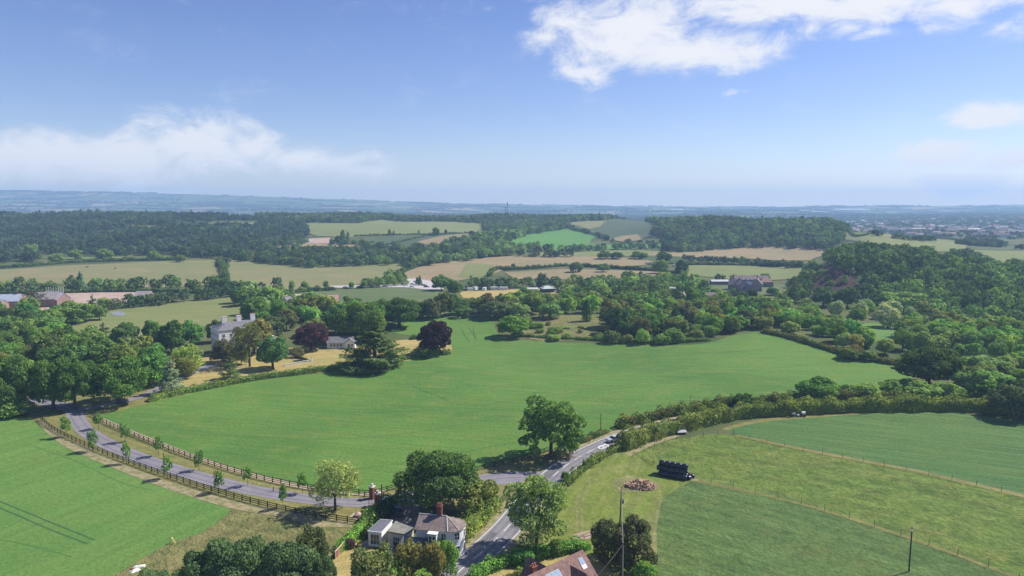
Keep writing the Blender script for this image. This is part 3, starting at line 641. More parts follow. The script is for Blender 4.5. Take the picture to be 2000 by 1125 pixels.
def trunk_mb(rng, Ht, r, z_fork, cents=None, nb=6, lean=0.):
    mb = MB(); x = lean; top = Vector((lean*Ht*.1, 0, z_fork)); mid = Vector((lean*Ht*.04, 0, z_fork*.5))
    mb.tube((0, 0, -.6), (0, 0, .35), r*1.6, r*1.1, 9); mb.tube((0, 0, .35), mid, r*1.1, r*.92, 9); mb.tube(mid, top, r*.92, r*.75, 9)
    if cents is not None and len(cents) > 1:
        for c in [cents[i] for i in rng.choice(len(cents), min(nb, len(cents)), replace=False)]:
            c = Vector(c); m = top.lerp(c, .5)+Vector((0, 0, Ht*.03)); mb.tube(top-Vector((0, 0, .3)), m, r*.5, r*.3, 6); mb.tube(m, c, r*.3, r*.1, 6)
    return mb
PROTO = {}; VF = {}
def proto(kind, var=0):
    """mesh pair (trunk, crown) of a kind of tree; instances share it"""
    key = (kind, var)
    if key in PROTO: return PROTO[key]
    rng = np.random.default_rng(sum(map(ord, kind))*17+var*101); T = None
    if kind == 'broad': Wd, Ht, = 11, 12; V, F, Cn, _ = lobes_crown(rng, Wd, Ht, .3, 64, (.11, .21), 4200, .56, .84, .15, .86, .45)
    elif kind == 'mid': Wd, Ht = 11, 12; V, F, Cn, _ = lobes_crown(rng, Wd, Ht, .2, 40, (.14, .25), 2000, .80, .8, .1, .84, .42)
    elif kind == 'oak': Wd, Ht = 20, 15; V, F, Cn, _ = lobes_crown(rng, Wd, Ht, 1.2, 60, (.13, .24), 15000, .48, .88, .3, .78, .6)
    elif kind == 'openoak': Wd, Ht = 18, 16; V, F, Cn, _ = lobes_crown(rng, Wd, Ht, 1.3, 52, (.11, .19), 9000, .5, .85, .25, .92, .6, gap=.2)
    elif kind == 'airy': Wd, Ht = 14, 17; V, F, Cn, _ = lobes_crown(rng, Wd, Ht, 1.2, 46, (.14, .24), 9500, .42, .7, .1, .85, .9, gap=.25)
    elif kind == 'pale': Wd, Ht = 11, 12.5; V, F, Cn, _ = lobes_crown(rng, Wd, Ht, 1.5, 40, (.16, .26), 7000, .30, .6, .1, .86, .9, gap=.4)
    elif kind == 'beech': Wd, Ht = 15, 14; V, F, Cn, _ = lobes_crown(rng, Wd, Ht, .8, 44, (.16, .27), 8500, .5, .86, .35, .75)
    elif kind == 'willow': Wd, Ht = 11, 10; V, F, Cn, _ = lobes_crown(rng, Wd, Ht, .4, 22, (.2, .34), 2600, .62, .8, -.15, .7, .5, droop=.6)
    elif kind == 'sparse': Wd, Ht = 13, 16; V, F, Cn, _ = lobes_crown(rng, Wd, Ht, 3.5, 26, (.10, .17), 1500, .5, .8, .4, 1.0, .6, gap=.2)
    elif kind == 'bush': Wd, Ht = 5, 4; V, F, Cn, _ = lobes_crown(rng, Wd, Ht, .05, 16, (.25, .4), 1500, .32, .8, .2, .7)
    elif kind == 'olivebush': Wd, Ht = 9, 9; V, F, Cn, _ = lobes_crown(rng, Wd, Ht, .2, 34, (.15, .26), 5200, .36, .7, -.1, .82, .8, gap=.1)
    elif kind == 'young': Wd, Ht = 3, 4.6; V, F, Cn, _ = lobes_crown(rng, Wd, Ht, 1.35, 16, (.16, .34), 560, .30, .7, -.3, .9, .8, gap=.15)
    elif kind == 'ball': Wd, Ht = 1.5, 1.7; V, F, Cn, _ = lobes_crown(rng, Wd, Ht, .02, 5, (.5, .6), 500, .15, .8, 0, .3)
    elif kind == 'cedar': Wd, Ht = 24, 17; V, F, Cn, _ = cedar_crown(rng, Wd, Ht, 26000, .50, 14, .75, .06)
    elif kind == 'smallcedar': Wd, Ht = 10, 10; V, F, Cn, _ = cedar_crown(rng, Wd, Ht, 4500, .36, 8, .3, .12)
    elif kind == 'bluecedar': Wd, Ht = 14, 14; V, F, Cn, _ = cedar_crown(rng, Wd, Ht, 7500, .42, 12, .25, .04, -.03)
    elif kind == 'yew': Wd, Ht = 9, 10.5; V, F, Cn, _ = lobes_crown(rng, Wd, Ht, .1, 46, (.12, .22), 7500, .34, .85, -.5, .88, .6)
    elif kind == 'cone': Wd, Ht = 6, 12; V, F, Cn, _ = cone_crown(rng, Wd, Ht, 1900, .55)
    elif kind == 'poplar': Wd, Ht = 4.5, 16; V, F, Cn, _ = cone_crown(rng, Wd, Ht, 1500, .6, .45)
    tr = {'oak': .65, 'openoak': .5, 'beech': .55, 'cedar': .6, 'airy': .4, 'pale': .3, 'young': .06, 'sparse': .35, 'bush': .08, 'ball': .05, 'smallcedar': .25, 'bluecedar': .35, 'yew': .3, 'cone': .2, 'poplar': .25, 'olivebush': .15}.get(kind, .28)
    fork = {'cedar': Ht*.85, 'smallcedar': Ht*.9, 'bluecedar': Ht*.9, 'cone': Ht*.8, 'poplar': Ht*.8, 'young': 2.4, 'sparse': 6.5, 'bush': .6, 'ball': .4}.get(kind, Ht*.3)
    if len(F) and kind not in ('cedar', 'smallcedar', 'bluecedar', 'cone', 'poplar'):
        pass
    tm = trunk_mb(rng, Ht, tr, fork, Cn if kind not in ('cone', 'poplar', 'ball', 'bluecedar') else None, 14 if kind in ('sparse', 'openoak', 'airy', 'cedar') else 7)
    VF[key] = (V, F); PROTO[key] = (tm.mesh('trunk', BARK), mesh_np('crown', V, F, LEAF), Wd, Ht); return PROTO[key]
TR = random.Random(11)
NT = {}; LK = 2.6
def tree(kind, p, h, w, tint, name, label, group=None, var=None, cat=None, rz=None):
    nv = {'broad': 6, 'mid': 6, 'willow': 3, 'bush': 3, 'cone': 2, 'young': 4, 'poplar': 2, 'yew': 3, 'oak': 3, 'olivebush': 3, 'airy': 2}.get(kind, 1)
    v = TR.randrange(nv) if var is None else var
    tm, cm, Wd, Ht = proto(kind, v)
    e = thing(name, label, cat or name.replace('_', ' '), p, TR.uniform(0, 6.28) if rz is None else rz, group)
    e.scale = (w/Wd, w/Wd, h/Ht)
    link('trunk', tm, e); c = link('crown', cm, e); j = TR.uniform(.88, 1.12)
    j *= LK; c.color = (tint[0]*j, tint[1]*j, tint[2]*j, 1); NT[name] = NT.get(name, 0)+1
    return e
def ptree(cx, by, ty, wpx, kind, tint, name, label, group=None, **k):
    """a tree by where its foot, top and sides show in the photograph"""
    p = P(cx, by); s = scale_at(p); h = row_to_z(p.y, ty)-p.z; h = h*.97 if h > 0 else 5
    return tree(kind, p-Vector((0, 0, .1)), h, wpx/s, tint, name, label, group, **k)
DK = (.037, .064, .024); MD = (.050, .087, .029); MG = (.072, .115, .036); LG = (.108, .160, .052); PG = (.14, .18, .07); OL = (.082, .100, .034); BR = (.085, .078, .040)
GR = (.135, .165, .095); PU = (.022, .0105, .018); BL = (.075, .115, .085); YG = (.10, .145, .035); BG = (.035, .070, .030); YD = (.05, .065, .025)
T = [
 # cx, foot, top, width, kind, tint, name, label
 (1076,893,768,138,'openoak',MD,'oak_tree','open branched oak beside the country road, casting shade on its cut logs'),
 (850,994,871,168,'oak',DK,'oak_tree','dense round dark oak behind the white lodge, leaves down to the drive'),
 (655,998,892,98,'pale',(.135,.165,.075),'ash_tree','pale yellow green tree at the end of the avenue near the boulder'),
 (1048,1068,911,128,'airy',(.105,.145,.060),'ash_tree','tall airy pale green tree on the bend of the road'),
 (932,1000,928,88,'olivebush',OL,'broadleaf_tree','olive brown shrubby tree right of the round dark oak'),
 (1187,1094,1006,76,'yew',(.04,.052,.028),'yew_tree','dark brown green yew behind the red roofed house, left of the pole'),
 (1238,1104,1008,92,'yew',(.045,.050,.030),'yew_tree','dark yew right of the near pole, above the bright shrub'),
 (1262,1140,1093,48,'bush',(.058,.112,.028),'shrub','bright green bush at the foot of the dark yew'),
 (612,1120,1022,62,'yew',(.05,.065,.03),'yew_tree','spiky olive evergreen behind the big dark trees at the bottom'),
 (460,1190,1036,150,'oak',(.040,.066,.036),'broadleaf_tree','large dark tree at the bottom edge, left of the lodge lawn, tallest of three'),
 (560,1195,1046,140,'oak',(.038,.062,.034),'broadleaf_tree','large dark tree at the bottom edge beside the lodge fence'),
 (395,1200,1068,120,'oak',(.042,.070,.038),'broadleaf_tree','large dark tree at the bottom edge nearest the felled timber'),
 (625,1190,1070,70,'oak',(.036,.060,.032),'broadleaf_tree','dark tree at the bottom edge touching the garden lawn'),
 (300,1190,1103,80,'airy',(.055,.095,.05),'broadleaf_tree','low leafy tree at the bottom edge beside white sacks'),
 (735,1175,1055,96,'olivebush',(.075,.092,.042),'broadleaf_tree','grey green tree in front of the lodge, left of the brown ones'),
 (800,1150,1045,64,'olivebush',(.10,.098,.042),'broadleaf_tree','brownish shrubby tree in front of the lodge middle'),
 (843,1145,1046,60,'olivebush',(.088,.082,.036),'broadleaf_tree','dark brown shrubby tree below the lodge balcony'),
 (873,1126,1048,50,'olivebush',(.07,.125,.035),'broadleaf_tree','fresh green tree against the round end of the lodge'),
 (775,1160,1094,60,'bush',(.085,.15,.04),'shrub','bright green bush between the grey green and the brown tree'),
 (825,1175,1110,60,'bush',(.08,.13,.035),'shrub','green bush at the bottom edge in front of the lodge'),
 (716,1048,1028,26,'yew',DK,'yew_tree','small black green conifer at the corner of the lodge'),
 (684,1070,1048,22,'bush',(.06,.035,.05),'shrub','round purple shrub by the brick edged lawn'),
 (703,1066,1055,12,'bush',(.25,.25,.03),'shrub','small yellow shrub near the lodge terrace'),
 (1085,1085,1052,28,'bush',MG,'shrub','green bush under the airy roadside tree'),
 (1022,1100,1066,50,'bush',(.05,.12,.04),'shrub','glossy green bush at the corner of the garden hedge'),
 (1126,1085,1068,18,'ball',MD,'shrub','small clipped ball shrub behind the red roof ridge'),
 (1105,940,920,20,'bush',(.04,.075,.03),'shrub','dark bush on the road verge above the airy tree'),
 (1454,796,765,46,'broad',DK,'broadleaf_tree','small dark tree standing in the long hedge'),
 (1596,782,733,84,'broad',(.05,.10,.03),'broadleaf_tree','round dark green tree behind the long hedge'),
 (1655,774,745,42,'broad',MG,'broadleaf_tree','low green tree right of the round dark one behind the hedge'),
 (1695,776,742,56,'broad',LG,'broadleaf_tree','light green tree behind the middle of the long hedge'),
 (1735,772,737,48,'broad',MG,'broadleaf_tree','green tree at the tip of the big corn field'),
 (1812,752,664,128,'beech',(.036,.058,.022),'broadleaf_tree','huge dark spreading tree at the right tip of the big field'),
 (1800,782,742,74,'broad',(.082,.130,.042),'broadleaf_tree','bright green round tree below the huge dark one'),
 (1850,780,742,60,'broad',LG,'broadleaf_tree','bright green tree right of the round bright one'),
 (1925,735,690,96,'broad',(.086,.130,.052),'broadleaf_tree','pale green domed tree right of the huge dark one'),
 (1915,772,712,108,'broad',(.085,.15,.05),'broadleaf_tree','wide pale tree in front of the domed one'),
 (1975,815,742,86,'broad',(.04,.055,.028),'broadleaf_tree','dark tree at the right end of the long hedge'),
 (2030,810,740,86,'broad',DK,'broadleaf_tree','dark tree cut by the right edge of the photo'),
 (848,694,615,76,'beech',PU,'copper_beech_tree','dark purple copper beech at the end of the garden hedge'),
 (830,696,672,50,'bush',MG,'shrub','green shrub under the dark purple beech'),
 (608,684,622,76,'beech',(.034,.0165,.026),'copper_beech_tree','wine red copper beech left of the bungalow'),
 (733,722,628,140,'cedar',(.060,.088,.036),'cedar_tree','large spreading cedar in front of the bungalow'),
 (580,698,678,30,'bush',(.07,.07,.045),'shrub','round brown green bush left of the formal garden'),
 (533,720,645,66,'beech',(.045,.090,.036),'broadleaf_tree','rounded green tree right of the white manor'),
 (436,708,662,50,'yew',(.045,.050,.024),'yew_tree','dark brown yew in front of the manor corner'),
 (472,712,662,40,'olivebush',(.085,.10,.04),'broadleaf_tree','thin olive tree against the manor front'),
 (450,740,690,46,'smallcedar',(.06,.095,.04),'cedar_tree','small tiered cedar on the parched lawn'),
 (335,768,694,62,'bluecedar',(.105,.135,.10),'cedar_tree','silver blue cedar beside the drive to the manor'),
 (367,732,665,62,'airy',(.115,.155,.045),'broadleaf_tree','bright yellow green tree left of the manor'),
 (368,738,690,44,'olivebush',(.10,.11,.04),'broadleaf_tree','olive drooping tree below the bright yellow green one'),
 (488,716,618,74,'sparse',(.075,.085,.04),'pine_tree','tall bare stemmed tree with thin foliage before the manor'),
 (497,690,612,76,'broad',(.085,.085,.035),'broadleaf_tree','bronze green tree behind the right end of the manor'),
 (428,668,617,46,'broad',DK,'broadleaf_tree','dark tree behind the manor chimneys'),
 (1416,588,566,26,'broad',MD,'broadleaf_tree','dark tree before the small dark cottage'),
 (1432,576,561,16,'broad',MG,'broadleaf_tree','green tree against the small dark cottage'),
 (1398,578,560,24,'broad',LG,'broadleaf_tree','light green tree left of the small dark cottage'),
 (232,788,692,128,'oak',(.036,.070,.020),'oak_tree','huge dark oak spreading over the drive junction'),
 (147,798,688,96,'oak',(.042,.080,.024),'oak_tree','tall oak with a bare lower trunk left of the drive'),
 (105,800,692,96,'oak',(.042,.078,.024),'oak_tree','dark oak over the pale path at the left'),
 (22,806,686,112,'oak',(.040,.072,.024),'oak_tree','dark oak above the thicket at the left edge'),
 (30,812,775,70,'bush',MG,'shrub','green thicket at the foot of the left edge oak'),
 (-20,805,700,100,'oak',DK,'oak_tree','dark oak cut by the left edge of the photo'),
 (300,752,670,82,'broad',(.046,.10,.028),'broadleaf_tree','fresh dark green tree behind the silver blue cedar'),
 (205,728,655,78,'broad',MD,'broadleaf_tree','round green tree rising behind the huge dark oak'),
 (80,715,660,62,'broad',BR,'broadleaf_tree','brown tinged domed tree in the left wood'),
 (138,690,632,48,'cone',MD,'conifer_tree','upright dark conifer in the left wood'),
 (203,665,630,44,'smallcedar',DK,'cedar_tree','dark tiered conifer on the edge of the park field'),
 (300,680,618,52,'broad',MD,'broadleaf_tree','grey green round tree left of the dark pair before the park'),
 (335,690,617,60,'broad',(.03,.06,.02),'broadleaf_tree','very dark tree, right one of the pair before the park'),
 (376,675,620,46,'broad',(.05,.11,.035),'broadleaf_tree','fresh green tree just left of the manor'),
 (107,640,604,28,'broad',PU,'copper_beech_tree','small dark purple beech below the building site'),
 (148,632,583,66,'broad',MG,'broadleaf_tree','big domed green tree at the corner of the park field'),
 (195,625,590,34,'broad',MG,'broadleaf_tree','green tree standing free at the park field corner'),
 (70,605,560,44,'sparse',(.045,.05,.03),'pine_tree','dark pine with bare stems before the unfinished houses'),
 (182,608,575,30,'smallcedar',DK,'cedar_tree','small dark cedar right of the unfinished houses'),
 (204,600,578,26,'broad',YG,'broadleaf_tree','yellow green tree beside the small dark cedar'),
 (441,558,530,20,'broad',DK,'broadleaf_tree','lone dark tree on the hedge between the pale pastures'),
 (441,525,512,16,'bush',DK,'shrub','dark bush at the top of the hedge between pale pastures'),
 (862,568,533,40,'broad',MD,'broadleaf_tree','big round tree right of the car park'),
 (890,578,541,34,'broad',MD,'broadleaf_tree','dark tree left of the caravan ground'),
 (1124,532,508,30,'broad',MD,'broadleaf_tree','lone round tree on the hedge line across the tan paddock'),
 (1178,532,512,26,'broad',MD,'broadleaf_tree','lone round tree right of the lone one across the paddock'),
 (1290,535,503,34,'broad',MG,'broadleaf_tree','round green tree near parked vehicles on the tan field'),
 (1330,536,503,28,'broad',DK,'broadleaf_tree','tall dark tree at the corner of the hedge lines'),
 (1296,513,488,34,'broad',DK,'broadleaf_tree','dark round tree above the parked vehicles'),
 (1248,506,489,38,'broad',MD,'broadleaf_tree','broad dark tree between tan fields, left of the round one'),
 (1180,506,487,30,'broad',MD,'broadleaf_tree','dark hedge tree, wider one of the pair above the tan paddock'),
 (1205,506,489,30,'broad',DK,'broadleaf_tree','dark hedge tree, right one of the pair above the paddock'),
 (1003,526,513,10,'bush',DK,'shrub','small dark bush on the tan field'),
 (820,558,537,10,'cone',DK,'conifer_tree','dark conifer beside the car park entrance'),
 (815,556,540,9,'cone',DK,'conifer_tree','shorter conifer beside the car park entrance'),
 (670,478,448,12,'poplar',MD,'poplar_tree','tallest pointed poplar beside the pink soil'),
 (680,478,452,8,'poplar',MD,'poplar_tree','slim pointed poplar right of the tallest'),
 (661,478,457,14,'broad',MD,'broadleaf_tree','rounded tree left of the pointed poplars'),
 (761,461,447,7,'poplar',DK,'poplar_tree','small pointed poplar on the hillside hedge'),
 (769,461,450,4,'poplar',DK,'poplar_tree','tiny pointed poplar beside the small one on the hillside'),
 (852,461,441,15,'broad',MD,'broadleaf_tree','round tree standing on the hillside hedge'),
 (871,458,446,6,'broad',DK,'broadleaf_tree','small dark tree right of the round hillside one'),
 (818,457,449,4,'poplar',DK,'poplar_tree','tiny dark poplar on the pale hill field'),
 (1764,607,562,84,'broad',(.088,.135,.050),'broadleaf_tree','large bright green tree glowing against the dark cliff wood'),
 (1735,622,583,46,'willow',GR,'willow_tree','grey green willow left of the big round grey one'),
 (1733,640,593,56,'willow',(.15,.17,.11),'willow_tree','biggest round grey willow beside the small clearing'),
 (1673,630,598,36,'broad',MG,'broadleaf_tree','round green tree between two grey willows'),
 (1632,618,585,34,'willow',GR,'willow_tree','grey willow left of the round green tree'),
 (1680,620,587,36,'willow',GR,'willow_tree','grey willow behind the round green tree'),
 (1776,625,597,24,'willow',(.13,.16,.12),'willow_tree','narrow silver willow right of the big grey one'),
 (1608,598,557,54,'broad',(.035,.06,.028),'broadleaf_tree','dark round tree at the foot of the red cliff'),
 (1655,600,553,44,'broad',(.045,.07,.035),'broadleaf_tree','dull green tree below the right side of the red cliff'),
 (1470,583,561,20,'broad',DK,'broadleaf_tree','dark round tree before the old brick house'),
 (1510,577,558,26,'broad',MD,'broadleaf_tree','dark tree right of the old brick house'),
 (1146,628,583,18,'poplar',DK,'conifer_tree','dark narrow conifer standing in the rough clearing'),
 (1075,622,585,56,'broad',(.07,.12,.045),'broadleaf_tree','pale topped wide tree above the rough clearing'),
 (1003,658,610,66,'broad',(.07,.13,.03),'broadleaf_tree','bright topped tree at the far edge of the big field'),
 (1192,640,578,52,'broad',(.07,.075,.035),'broadleaf_tree','bronze tree right of the narrow dark conifer'),
 (1318,650,602,46,'cone',(.03,.05,.025),'conifer_tree','broad dark conifer in the valley wood'),
 (1315,668,638,46,'bush',MG,'shrub','rounded green bush at the foot of the broad conifer'),
 (1255,672,640,30,'bush',LG,'shrub','light green pointed bush on the far field edge'),
 (1295,672,650,36,'bush',MG,'shrub','round bush on the far field edge right of the light one'),
 (1360,662,642,34,'bush',OL,'shrub','olive bush on the far field edge'),
 (1388,658,634,36,'bush',MG,'shrub','green bush where the far field edge starts to climb'),
 (1195,670,645,40,'bush',(.05,.07,.03),'shrub','dark bush on the far field edge left of the light one'),
 (1225,670,652,28,'bush',OL,'shrub','low olive bush on the far field edge'),
 (1420,645,628,34,'bush',BR,'shrub','brown bush on the far field edge'),
 (845,625,576,32,'broad',(.06,.065,.035),'broadleaf_tree','brown tinged tree on the far edge behind the purple beech'),
 (780,640,573,88,'beech',(.034,.065,.022),'broadleaf_tree','massive dark tree behind the cedar'),
 (700,668,583,110,'oak',(.050,.085,.026),'broadleaf_tree','massive green tree above the bungalow'),
 (655,650,588,56,'broad',(.04,.085,.03),'broadleaf_tree','deep green tree between the red beech and the massive tree'),
 (500,632,572,62,'broad',(.066,.115,.040),'broadleaf_tree','light green tree at the corner of the park field, behind the manor'),
 (560,645,598,46,'broad',(.065,.07,.04),'broadleaf_tree','bronze tree behind the wine red beech'),
 (545,640,577,34,'broad',(.075,.14,.035),'broadleaf_tree','bright green tree beside a white gable'),
 (965,622,582,60,'broad',(.06,.08,.04),'broadleaf_tree','mixed grey tree on the far edge of the big field'),
 (945,618,575,30,'broad',(.05,.05,.03),'broadleaf_tree','dark brown tree behind the mixed grey one'),
 (905,620,594,40,'broad',MD,'broadleaf_tree','low dark tree left of the mixed grey one'),
]
for r in T:
    ptree(*r[:8])
# the avenue
AV = [(130,850,816),(181,878,842),(247,902,865),(327,931,892),(428,958,920),(553,989,947),(193,834,808),(245,860,830),(310,887,852),(389,915,882),(484,945,912),(591,960,925)]
for i, (x, b, t) in enumerate(AV):
    lab = ['young avenue tree nearest the big oaks, field fence side', 'second young avenue tree from the oaks, left field side', 'third young avenue tree from the oaks, left field side', 'fourth young avenue tree from the oaks, left field side', 'fifth young avenue tree from the oaks, left field side', 'young avenue tree nearest the gate, left field side',
           'young avenue tree nearest the big oaks, corn field side', 'second young avenue tree from the oaks, corn field side', 'third young avenue tree from the oaks, corn field side', 'fourth young avenue tree from the oaks, corn field side', 'fifth young avenue tree from the oaks, corn field side', 'young avenue tree half hidden by the pale yellow tree'][i]
    ptree(x, b+4, t-3, [24,25,20,24,23,22,21,22,20,20,20,22][i]*.88, 'young', (.050,.098,.028), 'young_tree', lab, 'young trees lining the fenced drive', cat='tree')
ptree(94, 806, 796, 10, 'ball', MD, 'shrub', 'little clipped ball bush on the verge by the junction')

# ---- woods: filled areas; the nearest trees are things, the masses far off are one object each
def fill_pts(poly, sp, rng, cull=True):
    w = [P(a, b) for a, b in poly]; A = np.array([(p.x, p.y) for p in w]); out = []
    lo, hi = A.min(0), A.max(0); nx, ny = int((hi[0]-lo[0])/sp)+1, int((hi[1]-lo[1])/(sp*.87))+1
    gx, gy = np.meshgrid(np.arange(nx), np.arange(ny)); x = lo[0]+(gx+.5*(gy % 2))*sp+rng.uniform(-.38, .38, gx.shape)*sp; y = lo[1]+gy*sp*.87+rng.uniform(-.38, .38, gx.shape)*sp
    Q = np.stack([x.ravel(), y.ravel()], 1); return Q[inside(Q, A)]
def line_pts(pp, sp, rng, wob=1.):
    w = [P(a, b) for a, b in pp]; out = []
    for a, b in zip(w[:-1], w[1:]):
        n = max(1, int((b-a).length/sp))
        for i in range(n): q = a.lerp(b, (i+rng.uniform(0, 1))/n); out.append((q.x+rng.normal(0, wob), q.y+rng.normal(0, wob)))
    return np.array(out)
FR = np.random.default_rng(5)
TW = {'green': (MG, 'mid green tree'), 'dark': (DK, 'dark green tree'), 'light': (LG, 'light green tree'), 'olive': (OL, 'olive green tree'), 'brown': (BR, 'brown tinged tree'), 'grey': (GR, 'grey green tree'), 'bluish': (BG, 'deep bluish green tree'), 'deep': (MD, 'deep green tree'), 'yellow': (YG, 'yellow green tree')}
CAND = []
def wood_things(Q, Hr, Wr, mix, where, group):
    ks = list(mix); pr = np.array([mix[k] for k in ks], float); pr /= pr.sum()
    for x, y in Q:
        k = ks[FR.choice(len(ks), p=pr)]; t, words = TW[k]; j = FR.uniform(0, 1); h = FR.uniform(*Hr)*(1.22 if j > .9 else .78 if j < .15 else 1); w = FR.uniform(*Wr)*(1.15 if j > .9 else .85 if j < .15 else 1)
        CAND.append((x, y, ('broad', 'broad', 'broad', 'broad', 'broad', 'broad', 'beech', 'airy', 'olivebush')[FR.integers(9)], h, w, tuple(c*FR.uniform(.8, 1.2) for c in t), words+' '+where, words+'s '+group))
W_NEAR = [
 # polygon, spacing, heights, widths, mix, where
 ([(-70,650),(60,650),(140,672),(190,690),(262,680),(330,700),(305,725),(250,745),(170,752),(60,752),(-70,770)], 12.5, (9,14), (9,14), dict(deep=3, green=3, olive=1, light=1), 'in the wood left of the manor', 'in the wood left of the manor'),
 ([(-60,622),(0,622),(60,616),(130,622),(160,628),(120,648),(60,655),(-70,660)], 13, (8,13), (9,13), dict(deep=2, green=2, brown=1, olive=1), 'between the building site and the manor wood', 'below the building site'),
 ([(505,640),(560,655),(640,655),(645,640),(760,628),(830,612),(870,612),(870,622),(800,628),(770,640),(760,655),(700,662),(650,664),(560,664),(505,660)], 13, (9,14), (10,14), dict(deep=3, dark=2, olive=1), 'in the belt behind the bungalow', 'in the belt behind the bungalow'),
 ([(460,592),(500,590),(545,600),(620,606),(760,614),(760,622),(640,630),(500,626),(470,612)], 13, (9,13), (10,14), dict(deep=3, green=2, light=1), 'on the far side of the manor grounds', 'on the far side of the manor grounds'),
 ([(880,603),(960,598),(985,600),(985,618),(900,616),(880,612)], 12, (8,12), (9,12), dict(deep=2, olive=2, brown=1), 'on the far tip of the big corn field', 'on the far tip of the big corn field'),
 ([(985,594),(1200,588),(1215,620),(1195,612),(1050,614),(1010,625),(985,618)], 11, (8,12.5), (9,13), dict(green=2, light=1, olive=2, dark=1), 'in the valley wood below the caravans', 'in the valley wood below the caravans'),
 ([(1200,600),(1380,600),(1500,612),(1560,640),(1490,646),(1440,650),(1385,660),(1330,660),(1290,664),(1200,660),(1190,636)], 10.5, (7,12), (8,12), dict(green=3, light=2, dark=1, olive=1, brown=.6), 'in the valley wood beyond the big field', 'in the valley wood beyond the big field'),
 ([(1500,612),(1600,618),(1650,636),(1660,655),(1700,672),(1760,700),(1700,698),(1625,678),(1545,655)], 9.5, (6.5,9.5), (7,9.5), dict(light=4, green=1, yellow=.7), 'in the pale young wood above the field edge', 'in the pale young wood above the field edge'),
 ([(1760,655),(1790,632),(1900,640),(2060,660),(2080,745),(1960,715),(1880,690),(1770,700),(1740,690)], 10.5, (7.5,10.5), (8,10.5), dict(light=4, green=1.5), 'in the pale wood at the right edge', 'in the pale wood at the right edge'),
 ([(1860,700),(1980,720),(2080,750),(2090,835),(1990,806),(1950,780),(1900,782),(1880,740)], 12, (7,10), (9,12), dict(green=2, dark=1, light=1), 'behind the end of the long hedge', 'behind the end of the long hedge'),
 ([(1640,690),(1700,705),(1760,716),(1770,728),(1700,712),(1640,698)], 9, (4,6), (7,9), dict(olive=2, brown=2, dark=1), 'along the hedge right of the big field', 'along the hedge right of the big field'),
]
for poly, sp, Hr, Wr, mix, where, group in W_NEAR: wood_things(fill_pts(poly, sp, FR), Hr, Wr, mix, where, group)
CAND.sort(key=lambda q: q[1]); NIND = 200
for x, y, kind, h, w, t, lab, grp in CAND[:NIND]: tree(kind, (x, y, float(H(x, y))-.3), h, w, t, 'broadleaf_tree', lab, grp)
# scrub in the clearing
for x, y in fill_pts([(1000,655),(1040,628),(1190,640),(1190,664),(1060,667)], 11, FR):
    tree(('bush', 'olivebush')[FR.integers(2)], (x, y, float(H(x, y))-.1), FR.uniform(1.4, 4.2), FR.uniform(3, 8), (MG, OL, LG)[FR.integers(3)], 'shrub', 'scrubby bush in the rough clearing beyond the field', 'scrub bushes in the rough clearing')
print('near trees', NT)
# far masses as one object each
LOD = []
def lods():
    for s in range(6):
        rng = np.random.default_rng(900+s); V, F, _, _ = lobes_crown(rng, 10, 10, .2, 22, (.16, .3), 330, 1.1, .8, .1, .85, .45); LOD.append((V, F))
    for s in range(2):
        rng = np.random.default_rng(950+s); V, F, _, _ = cone_crown(rng, 6, 11, 160, 1.2, .6); LOD.append((V, F))
lods()
LOW = []
for s in range(4):
    rng = np.random.default_rng(980+s); V, F, _, _ = lobes_crown(rng, 10, 9, .1, 6, (.36, .5), 70, 2.5, .7, .1, .5, .45); LOW.append((V, F))
def mass(name, label, groups, lib=None, kind='stuff'):
    """groups: (points, (hmin,hmax), (wmin,wmax), tints, cone share)"""
    lib = lib or LOD; Vs, Fs, Ts = [], [], []; k = 0
    for Q, Hr, Wr, tints, cone in groups:
        for x, y in Q:
            i = FR.integers(6) if len(lib) > 6 else FR.integers(len(lib))
            if cone and len(lib) > 6 and FR.random() < cone: i = 6+FR.integers(2)
            V, F = lib[i]; w = FR.uniform(*Wr)/10; h = FR.uniform(*Hr)/10; a = FR.uniform(0, 6.28); c, s = math.cos(a), math.sin(a)
            z = float(H(x, y)); Vs.append(np.stack([x+(V[:, 0]*c-V[:, 1]*s)*w, y+(V[:, 0]*s+V[:, 1]*c)*w, z-.3+V[:, 2]*h], 1)); Fs.append(F+k); k += len(V)
            t = np.array(tints[FR.integers(len(tints))])*FR.uniform(.7, 1.35)*(1+.25*math.sin(x/60+y/90)*math.sin(x/33-y/70))*LK*(np.array([.74, .74, .98]) if y > 620 else np.array([.88, .88, .95])); Ts.append(np.tile(t, (len(V), 1)))  # distance haze put into the leaf colour: far crowns darker and bluer
    o = link(name, mesh_np(name, np.concatenate(Vs), np.concatenate(Fs), LEAFA, np.concatenate(Ts))); o['kind'] = kind; o['label'] = label
    return o, k//4
FW = [DK, MD, (.04, .07, .03), (.035, .065, .035), MD, MG, OL]
FWD = [(.026, .050, .022), (.03, .055, .028), (.032, .052, .032), (.04, .072, .026), (.05, .075, .036)]
def thin(Q, keep): return Q[FR.random(len(Q)) < keep]
HOLES = [(245,310,440,453),(352,380,434,447),(382,428,433,446),(428,508,432,445),(78,242,498,513),(250,338,498,510)]
def fp(poly, sp):
    Q = fill_pts(poly, sp, FR)
    def ok(x, y):
        a, b = pix((x, y, float(H(x, y))))
        return not any(h[0] < a < h[1] and h[2] < b < h[3] for h in HOLES)
    return np.array([q for q in Q if ok(*q)])
